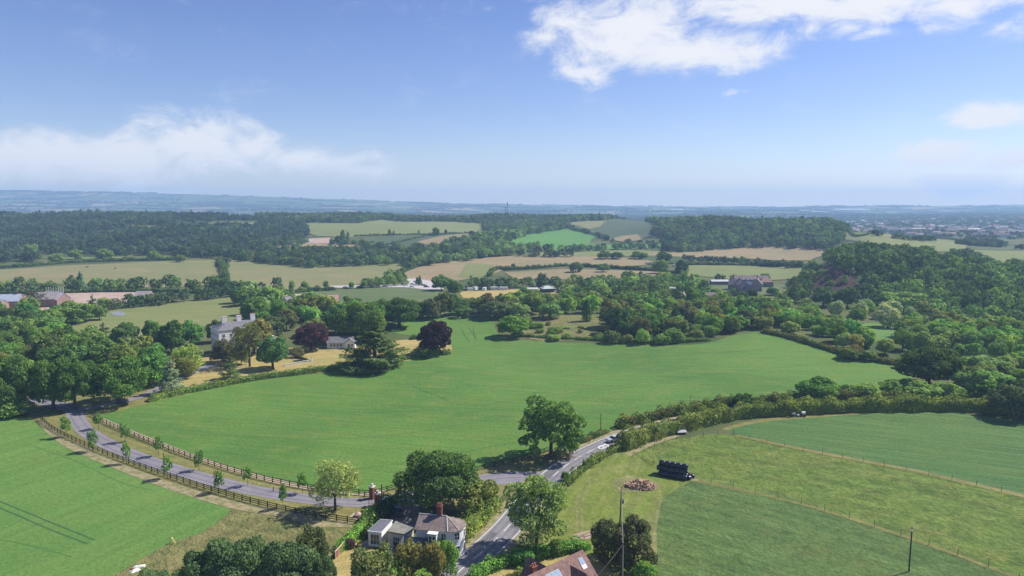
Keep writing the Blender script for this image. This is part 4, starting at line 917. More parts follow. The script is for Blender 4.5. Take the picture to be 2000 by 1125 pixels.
if CAND[NIND:]:
    Vs, Fs, Ts = [], [], []; k = 0
    for x, y, kind, h, w, t, lab, grp in CAND[NIND:]:
        i = FR.integers(6); proto('broad', i); V, F = VF[('broad', i)]; a = FR.uniform(0, 6.28); c, s = math.cos(a), math.sin(a); u, v = w/11, h/12
        Vs.append(np.stack([x+(V[:, 0]*c-V[:, 1]*s)*u, y+(V[:, 0]*s+V[:, 1]*c)*u, float(H(x, y))-.3+V[:, 2]*v], 1)); Fs.append(F+k); k += len(V); Ts.append(np.tile(np.array(t)*LK, (len(V), 1)))
    o = link('woodland', mesh_np('woodland', np.concatenate(Vs), np.concatenate(Fs), LEAFA, np.concatenate(Ts))); o['kind'] = 'stuff'; o['label'] = 'valley wood beyond the big corn field, its farther trees'
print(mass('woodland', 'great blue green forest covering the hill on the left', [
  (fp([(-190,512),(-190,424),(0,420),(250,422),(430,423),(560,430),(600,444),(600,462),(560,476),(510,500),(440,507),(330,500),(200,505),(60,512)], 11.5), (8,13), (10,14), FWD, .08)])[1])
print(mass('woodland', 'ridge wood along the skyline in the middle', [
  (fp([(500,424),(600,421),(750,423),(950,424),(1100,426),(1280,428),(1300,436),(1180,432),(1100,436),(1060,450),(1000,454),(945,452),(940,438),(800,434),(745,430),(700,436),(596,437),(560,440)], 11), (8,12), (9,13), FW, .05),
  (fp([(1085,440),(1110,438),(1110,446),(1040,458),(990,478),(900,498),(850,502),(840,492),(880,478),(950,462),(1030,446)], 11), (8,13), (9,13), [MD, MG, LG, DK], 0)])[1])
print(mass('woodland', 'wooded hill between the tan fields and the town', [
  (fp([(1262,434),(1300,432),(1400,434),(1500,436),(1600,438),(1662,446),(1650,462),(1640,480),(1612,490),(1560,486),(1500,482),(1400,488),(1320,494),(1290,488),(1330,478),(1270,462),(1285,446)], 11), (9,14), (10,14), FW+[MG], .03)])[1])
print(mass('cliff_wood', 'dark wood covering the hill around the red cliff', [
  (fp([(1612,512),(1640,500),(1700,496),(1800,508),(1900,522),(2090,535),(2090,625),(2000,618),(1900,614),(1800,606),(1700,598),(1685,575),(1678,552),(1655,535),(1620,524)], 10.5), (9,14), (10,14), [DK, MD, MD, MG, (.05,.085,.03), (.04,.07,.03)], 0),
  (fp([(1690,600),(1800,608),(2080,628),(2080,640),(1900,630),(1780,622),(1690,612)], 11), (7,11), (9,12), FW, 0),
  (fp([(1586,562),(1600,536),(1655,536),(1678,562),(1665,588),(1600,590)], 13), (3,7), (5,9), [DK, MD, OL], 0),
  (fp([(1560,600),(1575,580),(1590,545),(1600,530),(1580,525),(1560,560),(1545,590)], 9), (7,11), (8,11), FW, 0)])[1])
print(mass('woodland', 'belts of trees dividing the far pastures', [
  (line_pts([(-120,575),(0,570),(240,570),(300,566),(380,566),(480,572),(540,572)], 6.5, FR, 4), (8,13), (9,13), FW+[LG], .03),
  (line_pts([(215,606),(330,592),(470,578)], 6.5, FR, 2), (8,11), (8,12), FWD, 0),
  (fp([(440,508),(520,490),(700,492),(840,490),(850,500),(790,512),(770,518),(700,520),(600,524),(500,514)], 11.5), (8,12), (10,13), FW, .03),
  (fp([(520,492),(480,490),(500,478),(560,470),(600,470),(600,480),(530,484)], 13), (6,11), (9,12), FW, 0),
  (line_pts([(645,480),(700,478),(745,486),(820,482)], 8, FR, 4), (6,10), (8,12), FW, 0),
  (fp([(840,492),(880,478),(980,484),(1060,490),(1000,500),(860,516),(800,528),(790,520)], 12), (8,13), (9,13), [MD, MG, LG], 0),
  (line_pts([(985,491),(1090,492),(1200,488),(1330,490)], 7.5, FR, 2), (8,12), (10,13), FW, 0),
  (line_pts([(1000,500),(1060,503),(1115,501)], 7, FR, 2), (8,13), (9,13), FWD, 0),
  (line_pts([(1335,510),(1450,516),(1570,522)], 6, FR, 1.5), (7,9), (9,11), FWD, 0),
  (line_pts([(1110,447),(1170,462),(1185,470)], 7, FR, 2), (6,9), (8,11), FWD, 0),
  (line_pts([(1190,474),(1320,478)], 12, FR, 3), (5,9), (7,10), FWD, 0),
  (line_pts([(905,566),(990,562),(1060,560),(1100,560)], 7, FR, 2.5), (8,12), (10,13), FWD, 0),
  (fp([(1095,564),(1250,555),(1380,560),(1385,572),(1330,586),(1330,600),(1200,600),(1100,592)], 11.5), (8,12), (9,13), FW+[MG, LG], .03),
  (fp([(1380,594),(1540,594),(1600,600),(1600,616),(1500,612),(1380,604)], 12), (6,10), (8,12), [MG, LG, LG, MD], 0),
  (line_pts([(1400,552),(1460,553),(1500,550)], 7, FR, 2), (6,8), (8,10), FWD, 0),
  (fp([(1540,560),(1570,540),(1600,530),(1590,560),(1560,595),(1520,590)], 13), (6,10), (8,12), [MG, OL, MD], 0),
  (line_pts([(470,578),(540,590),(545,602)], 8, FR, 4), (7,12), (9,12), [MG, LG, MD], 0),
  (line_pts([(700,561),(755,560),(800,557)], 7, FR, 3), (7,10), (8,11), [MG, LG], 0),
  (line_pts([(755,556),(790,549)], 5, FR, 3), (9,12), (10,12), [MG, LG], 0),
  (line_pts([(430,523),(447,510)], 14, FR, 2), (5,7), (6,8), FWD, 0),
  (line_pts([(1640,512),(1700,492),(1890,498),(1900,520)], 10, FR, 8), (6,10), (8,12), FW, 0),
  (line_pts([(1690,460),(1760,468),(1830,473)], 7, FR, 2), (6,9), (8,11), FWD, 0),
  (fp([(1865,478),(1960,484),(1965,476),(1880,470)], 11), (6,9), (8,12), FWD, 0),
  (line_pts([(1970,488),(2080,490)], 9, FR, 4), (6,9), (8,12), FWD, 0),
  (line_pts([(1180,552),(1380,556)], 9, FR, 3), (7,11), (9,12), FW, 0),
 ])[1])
# bushes and trees that can be told apart along the pale pasture
for i, (x, b, t, w, lab) in enumerate([(62,508,474,30,'big round tree at the edge of the forest, left of the others'),(110,512,494,28,'low round tree below the forest edge'),(146,508,484,28,'pointed crown tree at the forest edge'),(205,507,484,34,'broad tree at the forest edge above the tan pasture'),(300,508,488,24,'grey green tree at the forest edge above the tan pasture'),(352,512,496,22,'bright tree at the top of the tan pasture'),
     (570,566,547,12,'slim tree at the left of the row on the pasture bottom'),(596,565,547,16,'bright round tree in the row on the pasture bottom'),(637,564,547,12,'narrow bright tree at the right of the pasture row'),(549,568,551,12,'thin tree at the left end of the pasture row'),(687,563,549,13,'round tree beside the line of parked cars'),(712,563,545,18,'wide green tree behind the parked cars')]):
    ptree(x, b, t, w, 'mid', MG if i % 2 else (.075, .12, .04), 'broadleaf_tree', lab)
# far plain: hedgerows, copses
def plain_pts(n, u0, u1, y0, y1):
    y = y0*(y1/y0)**FR.random(n); return np.stack([FR.uniform(u0, u1, n)*y, y], 1)
def lines_far(n, y0, y1):
    out = []
    for _ in range(n):
        y = y0*(y1/y0)**FR.random(); x = FR.uniform(-.85, .85)*y; a = FR.choice([.15, 1.5, -.25, 1.9, 0])+FR.normal(0, .15); L_ = FR.uniform(100, 520)
        for s in np.arange(0, L_, 13): out.append((x+math.cos(a)*s+FR.normal(0, 2), y+math.sin(a)*s+FR.normal(0, 2)))
    return np.array(out)
def copses(n, y0, y1):
    out = []
    for _ in range(n):
        y = y0*(y1/y0)**FR.random(); x = FR.uniform(-.85, .85)*y; k = int(FR.uniform(20, 90)); out += [(x+a, y+b) for a, b in zip(FR.normal(0, 110, k), FR.normal(0, 45, k))]
    return np.array(out)
q = np.concatenate([lines_far(560, 2000, 6300), copses(170, 1900, 6300)])
q = q[(q[:, 1] < 6400) & (q[:, 1] > 1550)]
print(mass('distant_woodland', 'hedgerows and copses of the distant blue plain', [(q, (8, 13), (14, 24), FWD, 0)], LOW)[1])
# ------------------------------------------------------------------ hedges
def hedge(pts, w, h, tints, label, leaf=.38, dens=1.0, rough=.25, name='hedge', k=1.0, group=None, body=True):
    """a hedge along world points: leaf sprays over an uneven rounded bank"""
    rng = np.random.default_rng(len(pts)*7+int(abs(pts[0].x)*3)); A = np.array([(p.x, p.y) for p in pts]); seg = np.linalg.norm(np.diff(A, axis=0), axis=1); L_ = np.concatenate([[0], np.cumsum(seg)]); tot = L_[-1]
    n = int(tot*(w+2*h)/(leaf*leaf)*1.35*dens); s = rng.uniform(0, tot, n); i = np.clip(np.searchsorted(L_, s)-1, 0, len(A)-2); f = (s-L_[i])/seg[i]
    c = A[i]+(A[i+1]-A[i])*f[:, None]; t = (A[i+1]-A[i])/seg[i][:, None]; q = np.stack([-t[:, 1], t[:, 0]], 1)
    bump = 1+rough*(.5*np.sin(s/w*.9+1)+.4*np.sin(s/w*2.3+.5)+.35*np.sin(s/w*4.1+2))
    bump = bump*np.clip(np.minimum(s, tot-s)/2.5+.25, .2, 1)
    a = rng.uniform(-.15, np.pi+.15, n); ca, sa = np.cos(a), np.sin(a); sp = .55
    lx = np.sign(ca)*np.abs(ca)**sp*w/2*(1+(bump-1)*.6); lz = np.clip(np.sign(sa)*np.abs(sa)**sp, 0.02, 1)*h*bump
    lump = 1+.12*np.sin(s*2.3/w*1.7+a*3)+rng.normal(0, .05, n); lx *= lump; lz *= lump
    x, y = c[:, 0]+q[:, 0]*lx, c[:, 1]+q[:, 1]*lx; z = H(x, y)+lz
    Nn = np.stack([q[:, 0]*ca, q[:, 1]*ca, sa*.95], 1); V, F = _quads(np.stack([x, y, z], 1), Nn, leaf, rng, .5)
    tn = np.array(tints); g = .5+.5*np.sin(s/w*1.3+lx*1.1+2*np.sin(s/w*.37)); idx = np.clip((g*len(tn)+rng.normal(0, .5, n)).astype(int), 0, len(tn)-1)
    T_ = np.repeat(tn[idx]*rng.uniform(.75, 1.25, n)[:, None]*LK*k, 4, 0)
    if body:   # the twiggy inside of the hedge
        ns = max(2, int(tot/1.2)); ss = np.linspace(0, tot, ns); ii = np.clip(np.searchsorted(L_, ss)-1, 0, len(A)-2); ff = (ss-L_[ii])/seg[ii]; cc = A[ii]+(A[ii+1]-A[ii])*ff[:, None]; tt = (A[ii+1]-A[ii])/seg[ii][:, None]; qq = np.stack([-tt[:, 1], tt[:, 0]], 1)
        bb = 1+rough*(.5*np.sin(ss/w*.9+1)+.4*np.sin(ss/w*2.3+.5)+.35*np.sin(ss/w*4.1+2)); bb = bb*np.clip(np.minimum(ss, tot-ss)/2.5, 0, 1); BV = []
        for fx, fz in ((-.40, -.1), (-.40, .55), (-.22, .82), (.22, .82), (.40, .55), (.40, -.1)):
            xx, yy = cc[:, 0]+qq[:, 0]*fx*w, cc[:, 1]+qq[:, 1]*fx*w; BV.append(np.stack([xx, yy, H(xx, yy)+np.maximum(fz*h*bb, -.1)], 1))
        BV = np.stack(BV, 1).reshape(-1, 3); BF = [(6*a_+b_, 6*a_+b_+1, 6*a_+b_+7, 6*a_+b_+6) for a_ in range(ns-1) for b_ in range(5)]
        F = np.concatenate([F, np.array(BF)+len(V)]); V = np.concatenate([V, BV]); T_ = np.concatenate([T_, np.tile(tn.mean(0)*LK*.7, (len(BV), 1))])
    o = link(name, mesh_np(name, V, F, LEAFA, T_)); tag(o, label, 'hedge', group)
    return o
def xs(pts, a, b): return [p for p in pts if a <= pix((p.x, p.y, 0))[0] <= b]
OLV, YEL, RED, GRN, DRK = (.066,.088,.030), (.098,.122,.034), (.072,.068,.032), (.048,.080,.026), (.034,.052,.022)
front = [p for p in offset(lane, -5.4)]; back = offset(lane, 5.4)
hedge(xs(front, 1206, 2120), 4.6, 4.0, [OLV, GRN, OLV, GRN, RED, YEL], 'tall olive hedge on the near side of the hidden lane, above the striped crop', .42, 1.1)
hedge(xs(back, 1190, 2120), 3.0, 2.8, [OLV, OLV, GRN, RED], 'lower olive hedge on the far side of the hidden lane', .42, 1.0)
hedge(xs(back, 1130, 1190), 2.2, 1.3, [DRK, GRN, RED], 'low dark hedge between the corn field and the road bend', .32)
hedge([p for p in offset(lane, -4.6) if 862 < pix((p.x, p.y, 0))[1] < 955 and pix((p.x, p.y, 0))[0] > 1090], 2.2, 1.5, [OLV, YEL, GRN, OLV], 'yellow green roadside hedge right of the road bend', .32, .9, .5)
hedge([p for p in offset(lane, -4.6) if 955 <= pix((p.x, p.y, 0))[1] < 1000], 2.4, 1.2, [GRN, MG, OLV], 'low green bank of hedge beside the airy roadside tree', .32, .8, .5)
hedge([p for p in offset(lane, 6.2) if 985 < pix((p.x, p.y, 0))[1] < 1118], 4.2, 3.0, [YEL, GRN, OLV, YEL, GRN], 'broad yellow green hedge between the lodge and the road', .38, 1., .3)
hedge(px_line([(915,1150),(940,1122),(970,1107),(1010,1098),(1060,1086),(1110,1077),(1152,1068)], 2), 2.6, 1.9, [(.075,.15,.035), (.06,.125,.03)], 'neat bright green hedge along the road behind the red roofed house', .26, 1.1, .1)
hedge(px_line([(288,786),(345,772),(400,761),(500,742),(600,729),(700,716),(800,701),(868,692)], 3), 2.6, 2.0, [OLV, GRN, (.085,.125,.04)], 'long clipped hedge between the corn field and the parched lawn', .34, 1.0, .12)
hedge(px_line([(740,1014),(752,1003),(766,990),(773,982)], 2), 3.2, 3.0, [(.03,.06,.028), (.036,.07,.03)], 'dark clipped hedge block behind the flat roofed annexe', .28, 1.2, .06)
hedge(px_line([(742,994),(725,1008),(708,1030),(690,1052),(672,1070),(656,1082)], 2), 2.0, 1.5, [(.08,.16,.035), (.10,.17,.04)], 'bright green hedge from the gate down to the lodge lawn', .26, 1., .2)
hedge(px_line([(712,1036),(728,1016),(738,1004)], 2), 3.4, 1.8, [(.085,.16,.04), GRN, OLV], 'rounded green shrubbery beside the annexe wall', .28, 1., .3)
hedge(px_line([(1488,650),(1545,662),(1620,685),(1700,705),(1758,714)], 4), 3.2, 2.0, [DRK, DRK, RED], 'dark low hedge along the right edge of the big corn field', .42, 1., .2)
hedge(px_line([(1000,656),(1060,660),(1150,664),(1200,667),(1300,670),(1388,665)], 4), 3., 1.4, [GRN, OLV, GRN], 'ragged green margin hedge at the far side of the big field', .42, .7, .5)
hedge(px_line([(840,690),(862,694),(878,690)], 2), 3., 2.2, [GRN, OLV], 'green bushes under the dark purple beech', .36)
hedge(px_line([(883,625),(920,621),(963,621)], 4), 2.5, 1.4, [GRN, OLV], 'thin hedge at the far tip of the big corn field', .42)
hedge(px_line([(800,664),(820,661),(850,664)], 3), 2.4, 1.8, [DRK, GRN], 'dark hedge piece behind the dark purple beech', .4)
hedge(px_line([(950,1180),(985,1140),(1035,1120),(1042,1100)], 2), 1.6, 1.2, [MG, OLV], 'low garden hedge left of the red roofed house', .26)
for pp, w, h, lab in (([(985,528),(1060,524),(1130,521),(1250,528),(1330,536)], 4, 3, 'dark field hedge below the tan stubble'), ([(782,534),(830,518),(900,508),(985,501)], 4, 3, 'curving hedge along the top of the tan ploughed field'),
    ([(440,552),(437,530),(428,512)], 6, 4, 'overgrown hedge between the two pale pastures'), ([(690,463),(760,460),(870,458),(945,456)], 4, 2.6, 'thin hedge across the hillside fields'), ([(745,482),(790,472),(830,463),(868,459)], 4, 2.6, 'slanting hedge at the edge of the brown hill field'),
    ([(955,541),(962,531),(975,526),(990,528)], 4, 3, 'short hooked hedge beside the green wedge'), ([(540,578),(590,571),(655,567)], 4, 3, 'dark hedge below the pale pasture trees'), ([(-60,527),(60,520),(200,511),(350,508)], 6, 3, 'long hedge on the far side of the pale dry pasture'),
    ([(1655,452),(1700,457),(1790,464),(1885,474)], 4, 2, 'hedge along the crest above the town'), ([(-100,578),(0,576),(100,574),(300,571),(470,576)], 3, 2.4, 'clipped dark hedge behind the building site'), ([(1340,518),(1450,519),(1560,521),(1600,527)], 4, 2.5, 'hedge above the pale green field')):
    hedge(px_line(pp, 5), w, h, [DRK, DRK, GRN], lab, 1.0, 1.2, .3)

# ------------------------------------------------------------------ fences
def rail_fence(pts, label, gap=2.4, hh=1.25, m=WOOD, rails=3, name='rail_fence'):
    e = thing(name, label, 'fence', (pts[0].x, pts[0].y, float(H(pts[0].x, pts[0].y)))); o = Vector(e.location)
    L_ = [0]
    for a, b in zip(pts[:-1], pts[1:]): L_.append(L_[-1]+(b-a).length)
    n = int(L_[-1]/gap); n = min(n, 99); sp = L_[-1]/n; pos = []
    for k in range(n+1):
        s = min(k*sp, L_[-1]-1e-4); i = min(max(int(np.searchsorted(L_, s))-1, 0), len(pts)-2); t = (s-L_[i])/(L_[i+1]-L_[i]); p = pts[i].lerp(pts[i+1], t); pos.append(Vector((p.x, p.y, float(H(p.x, p.y)))))
    pm = MB().box(-.09, .09, -.07, .07, -.3, hh+.12).mesh('post', m); rm = MB()
    for a, b in zip(pos[:-1], pos[1:]):
        q = (b-a).normalized(); r = Vector((-q.y, q.x, 0))*.03
        for z in [hh*(j+1)/rails-.05 for j in range(rails)]:
            v = [a-o+r+Vector((0, 0, z-.07)), a-o-r+Vector((0, 0, z-.07)), b-o-r+Vector((0, 0, z-.07)), b-o+r+Vector((0, 0, z-.07))]; v += [x+Vector((0, 0, .14)) for x in v]
            rm.add(v, [(0,1,2,3),(7,6,5,4),(0,4,5,1),(1,5,6,2),(2,6,7,3),(3,7,4,0)])
    rm.build('rails', m, e)
    for i, p in enumerate(pos):
        q = pos[min(i+1, len(pos)-1)]-pos[max(i-1, 0)]; link('post', pm, e, p-o, math.atan2(q.y, q.x))
    return e
rail_fence(px_line([(80,820),(92,832),(118,849),(160,869),(210,890),(280,916),(350,940),(420,963),(490,983),(560,1000),(640,1015),(700,1024)], 4), 'dark post and rail fence between the left field and the drive')
rail_fence(px_line([(178,812),(200,825),(250,848),(310,872),(380,898),(450,921),(520,940),(600,956),(680,965),(722,969)], 4), 'dark post and rail fence between the corn field and the drive')
rail_fence(px_line([(-60,808),(0,808),(22,812),(50,815)], 4), 'short piece of rail fence at the left edge')
rail_fence(px_line([(733,967),(770,957),(800,948)], 3), 'rail fence from the gate pier to the round dark oak')
rail_fence(px_line([(928,921),(970,912),(1020,900),(1055,888),(1076,880)], 3), 'dark rail fence from the round oak to the open branched oak')
def wire_fence(pp, label, gap, name='wire_fence', hh=1.15):
    pts = px_line(pp, 4); return rail_fence(pts, label, gap, hh, POSTW, 0, name)
POSTW = plain('grey_post', (.10, .085, .065), .9, .5, 3); WIREM = plain('wire', (.30, .30, .28), .5, .2, 3, metal=.6)
def rail_wires(e, zs, r=.012): pass
def wfence(pp, label, gap, hh=1.15):
    pts = px_line(pp, 4); e = thing('wire_fence', label, 'fence', (pts[0].x, pts[0].y, float(H(pts[0].x, pts[0].y)))); o = Vector(e.location); rng = random.Random(4)
    L_ = [0]
    for a, b in zip(pts[:-1], pts[1:]): L_.append(L_[-1]+(b-a).length)
    n = min(98, int(L_[-1]/gap)); sp = L_[-1]/n; pos = []
    for k in range(n+1):
        s = min(k*sp, L_[-1]-1e-4); i = min(max(int(np.searchsorted(L_, s))-1, 0), len(pts)-2); t = (s-L_[i])/(L_[i+1]-L_[i]); p = pts[i].lerp(pts[i+1], t); pos.append(Vector((p.x, p.y, float(H(p.x, p.y)))))
    pm = MB().tube((0,0,-.3), (0,0,hh+.1), .05, .045, 7).mesh('post', POSTW); wm = MB()
    for p in pos:
        c = link('post', pm, e, p-o); c.scale = (1, 1, rng.uniform(.85, 1.2)); c.rotation_euler = (rng.uniform(-.06, .06), rng.uniform(-.06, .06), 0)
    for a, b in zip(pos[:-1], pos[1:]):
        for z in (.35, .7, 1.05): wm.tube(a-o+Vector((0,0,z)), b-o+Vector((0,0,z)), .012, n=3)
    wm.build('wires', WIREM, e); return e
wfence([(1434,849),(1500,866),(1600,886),(1700,906),(1800,926),(1900,949),(2000,971),(2060,985)], 'wire fence between the striped crop and the olive meadow', 4.5)
wfence([(1348,936),(1420,950),(1500,968),(1570,986),(1650,1010),(1740,1040),(1840,1074),(1920,1104),(1990,1134)], 'wire fence between the olive meadow and the bottom right crop', 4.5)
wfence([(1236,892),(1262,904),(1290,915),(1345,936)], 'short wire fence behind the wrapped bales', 3.)
wfence([(1240,890),(1275,874),(1330,858),(1400,850),(1432,849)], 'wire fence along the bare track under the hedge', 4.)
# ------------------------------------------------------------------ poles and lines
POLEM = plain('pole_timber', (.115, .095, .078), .85, .5, 2); POLED = plain('dark_pole', (.035, .028, .024), .85, .4, 2); PORC = plain('pale_insulator', (.62, .62, .66), .4, .2, 2); DKM = plain('dark_metal', (.045, .047, .05), .6, .3, 2)
def pole(p, h, label, arm=0., arz=0., m=POLEM, r=.15, box=False, name='telegraph_pole', lean=0.):
    e = thing(name, label, 'pole', p, arz); MB().tube((0,0,-.5), (lean*h,0,h), r, r*.75, 10).build('shaft', m, e)
    if arm:
        a = MB().box(-arm/2+lean*h, arm/2+lean*h, -.07, .07, h-.45, h-.28).build('crossarm', PORC if m is POLED else m, e)
        for x in (-arm/2+.12, 0, arm/2-.12): MB().tube((x+lean*h,0,h-.28), (x+lean*h,0,h-.02), .06, .04, 7).build('insulator', PORC, a)
    if box: MB().box(.1, .65, -.3, .3, h*.62, h*.62+.75).tube((.15,0,h*.62+.75), (.15,0,h*.62+1.0), .05).build('transformer', DKM, e)
    return e
def ppole(x, b, t, label, **k):
    p = P(x, b); h = row_to_z(p.y, t)-p.z; return pole(p, h, label, **k), p, h
A_, pa, ha = ppole(1210, 1034, 951, 'leaning grey pole with a transformer in the mown corner', box=True, r=.16, lean=.03)
pb = PZ(1217, 1060, 10.5); hb = 10.5; pb = Vector((pb.x, pb.y, 0)); pole(pb, hb, 'nearest grey pole with a slanting stay beside the red roofed house', r=.15)
ppole(1775, 1117, 1030, 'dark pole with a white crossarm in the bottom right crop', m=POLED, arm=1.6, arz=1.0, r=.13)
ppole(1173, 845, 808, 'thin dark pole at the hedge above the road bend', m=POLED, r=.10)
ppole(1347, 806, 772, 'thin dark pole with ivy at its foot on the long hedge', m=POLED, r=.09)
ppole(860, 692, 656, 'thin pole with a short crossarm in front of the purple beech', m=POLEM, arm=1.5, r=.11)
ppole(746, 988, 946, 'plain dark pole beside the gate pier', m=POLED, r=.13)
ppole(-1, 790, 747, 'pale pole with a transformer platform cut by the left edge', m=PORC, arm=2.2, r=.12)
hedge(px_line([(1344,807),(1350,806)], 1), 1.2, 3., [DRK, GRN], 'ivy clump at the foot of the thin pole', .3, name='ivy_bush'); hedge(px_line([(1172,846),(1175,845)], 1), .8, 2.4, [DRK], 'dark ivy round the foot of the thin road pole', .3, name='ivy_bush')
def cable(a, b, sag, r, label, name='overhead_cable', m=WIREM, cat='cable'):
    mb = MB(); n = 14; pts = [a.lerp(b, i/n)-Vector((0, 0, sag*4*(i/n)*(1-i/n))) for i in range(n+1)]
    for p, q in zip(pts[:-1], pts[1:]): mb.tube(p, q, r, n=5)
    return tag(mb.build(name, m), label, cat)
ta = pa+Vector((ha*.03, 0, ha-.2)); tb = pb+Vector((0, 0, hb-.2)); tc_ = PZ(1169, 1122, 3.5)
cable(ta, tb, .9, .05, 'cable hanging between the two grey poles'); cable(tb, tc_, .15, .085, 'stay cable from the nearest pole down to the red roof corner')
cable(tb, tb.lerp(PZ(1216, 1190, 4), 1.0), .2, .03, 'cable running down the nearest pole to the bottom edge')
# radio mast on the ridge
def mast(px, top, Y, label, h=None):
    x = (px-1000)/FPX*Y; z = float(H(x, Y)); zt = row_to_z(Y, top); e = thing('radio_mast', label, 'mast', (x, Y, z)); hh = zt-z; mb = MB()
    for k in range(3):
        a = 2.09*k; mb.tube((1.3*math.cos(a), 1.3*math.sin(a), 0), (.5*math.cos(a), .5*math.sin(a), hh), .22, .15, 5)
        for j in range(12):
            r0, r1 = 1.3-.8*j/12, 1.3-.8*(j+1)/12; b = a+2.09; mb.tube((r0*math.cos(a), r0*math.sin(a), hh*j/12), (r1*math.cos(b), r1*math.sin(b), hh*(j+1)/12), .1, n=4)
    mb.build('lattice', DKM, e); MB().tube((0,0,hh-3), (0,0,hh+1), .8, .8, 8).build('aerial', DKM, e)
mast(991, 396, 1440, 'tall lattice mast on the wooded skyline'); mast(987.5, 405, 1440, 'shorter lattice mast left of the tall one on the skyline')
ppl = [(290,408,1330,'thin mast above the left forest skyline')]
for x, t, Y, l in ppl: mast(x, t, Y, l)
# ------------------------------------------------------------------ bales, heap, logs, small things
BALEM = plain('black_wrap', (.016, .015, .030), .28, .3, 1.2, spec=.6); BALEG = plain('grey_wrap', (.05, .055, .075), .35, .3, 1.2, spec=.6)
def bale_proto():
    mb = MB(); n = 20; prof = [(-.62, .48), (-.60, .56), (-.45, .615), (-.15, .63), (.15, .63), (.45, .615), (.60, .56), (.62, .48)]; vs = []
    for x, r in prof:
        for k in range(n): a = 2*math.pi*k/n; rr = r*(1+.012*math.sin(5*a+x*9)); vs.append((x, rr*math.cos(a), rr*math.sin(a)))
    fs = [(i*n+k, i*n+(k+1) % n, (i+1)*n+(k+1) % n, (i+1)*n+k) for i in range(len(prof)-1) for k in range(n)]+[tuple(range(n)), tuple(range((len(prof)-1)*n, len(prof)*n))[::-1]]
    me = mb.add(vs, fs).mesh('wrapped_bale', BALEM)
    for p in me.polygons: p.use_smooth = True
    return me
bm_ = bale_proto(); b0 = P(1284, 930); b1 = P(1333, 939); bd = Vector((b1.x-b0.x, b1.y-b0.y, 0)); brz = math.atan2(bd.y, bd.x); bu = bd.normalized(); bq = Vector((-bu.y, bu.x, 0))
first = None; rb = random.Random(8)
rowsB = [(0, 0, 5, .2), (1, 0, 5, .1), (2, 0, 5, .0), (.5, 1, 5, -.45), (1.5, 1, 5, -.3), (1, 2, 5, -.1)]
for r_, lv, n, off in rowsB:
    for k in range(n):
        p = b0+bu*(off+.62+k*1.30+rb.uniform(-.04, .04))+bq*(r_*1.3+.5+rb.uniform(-.05, .05)); z = float(H(p.x, p.y))+.60+lv*1.06
        o = link('wrapped_bale', bm_ if not (lv == 0 and r_ == 0 and k < 3) else bm_); o.location = (p.x, p.y, z); o.rotation_euler = (rb.uniform(0, 6), rb.uniform(-.03, .03), brz+rb.uniform(-.06, .06))
        tag(o, {0: 'black wrapped bale in the bottom layer of the stack in the meadow', 1: 'black wrapped bale in the middle layer of the stack in the meadow', 2: 'black wrapped bale in the top row of the stack in the meadow'}[lv], 'bale', 'black wrapped bales, layer %s of the stack' % ('bottom', 'middle', 'top')[lv])
for k, (dx, dy) in enumerate([(6.9, 1.3), (7.3, 2.5)]):
    p = b0+bu*dx+bq*dy; o = link('wrapped_bale', bm_); o.location = (p.x, p.y, float(H(p.x, p.y))+.5); o.scale = (.8, .9, .8); o.rotation_euler = (0, 0, brz+1.2+k); tag(o, ['loose black bale against the right end of the stack', 'sagging black bale behind the loose one at the stack end'][k], 'bale')
def heap(name, label, cat, p, L_, W_, hh, m, rz, seed, nc=900, chunk=.22):
    rng = np.random.default_rng(seed); n = 44; g = np.linspace(-1, 1, n); X, Y = np.meshgrid(g, g); r = np.sqrt(X**2+Y**2)
    nz = sum(np.sin(X*a+Y*b+c)*d for a, b, c, d in [(5, 3, 1, .14), (9, -7, 2, .12), (-13, 11, 0, .09), (21, 17, 3, .07), (-27, 19, 1, .05)]); Z = np.clip(1-r**2.2, -.2, 1)**.8*(1+nz)*hh if False else (np.clip(1-r**2.2, 0, 1)**.7*(.75+nz))*hh-.05
    V = np.stack([X.ravel()*L_/2*(1+.1*np.sin(3*Y.ravel())), Y.ravel()*W_/2, Z.ravel()], 1); i, j = np.meshgrid(np.arange(n-1), np.arange(n-1)); a = (j*n+i).ravel(); F = np.stack([a, a+1, a+n+1, a+n], 1)
    k = rng.integers(0, len(V), nc); k = k[(r.ravel()[k] < .98)]; Pn = V[k]+rng.normal(0, .1, (len(k), 3)); Pn[:, 2] += .05; Q, F2 = _quads(Pn, np.tile([0, 0, 1.], (len(k), 1)), chunk*2, rng, .6)
    V = np.concatenate([V, Q]); F = np.concatenate([F, F2+n*n]); o = link(name, mesh_np(name, V, F, m)); o.location = p; o.rotation_euler = (0, 0, rz); return tag(o, label, cat)
heap('manure_heap', 'reddish straw and manure heap in the mown corner', 'heap', P(1252, 951), 7.0, 4.6, 1.3, plain('strawy_manure', (.36, .22, .14), .95, .6, 1.8, c2=(.56, .40, .28), bump=.8), -.12, 3, 1400)
def brush():
    rng = random.Random(6); mb = MB()
    for k in range(230):
        a = rng.gauss(0, 1.5); b = rng.gauss(0, 1.1); d = math.exp(-(a*a/6+b*b/4)); z = rng.uniform(0, 1.6*d+.1); t = rng.uniform(-.5, .7); l = rng.uniform(.5, 1.7); u = Vector((math.cos(t), math.sin(t), rng.uniform(-.35, .25)))
        mb.tube(Vector((a, b, z))-u*l/2, Vector((a, b, z))+u*l/2, rng.uniform(.03, .10), n=6)
    return tag(mb.build('brushwood_pile', plain('cut_wood', (.16, .105, .075), .9, .5, 2, c2=(.36, .28, .20)), None, P(1094, 893), -.2), 'pile of cut branches on the verge beside the road', 'wood pile')
brush()
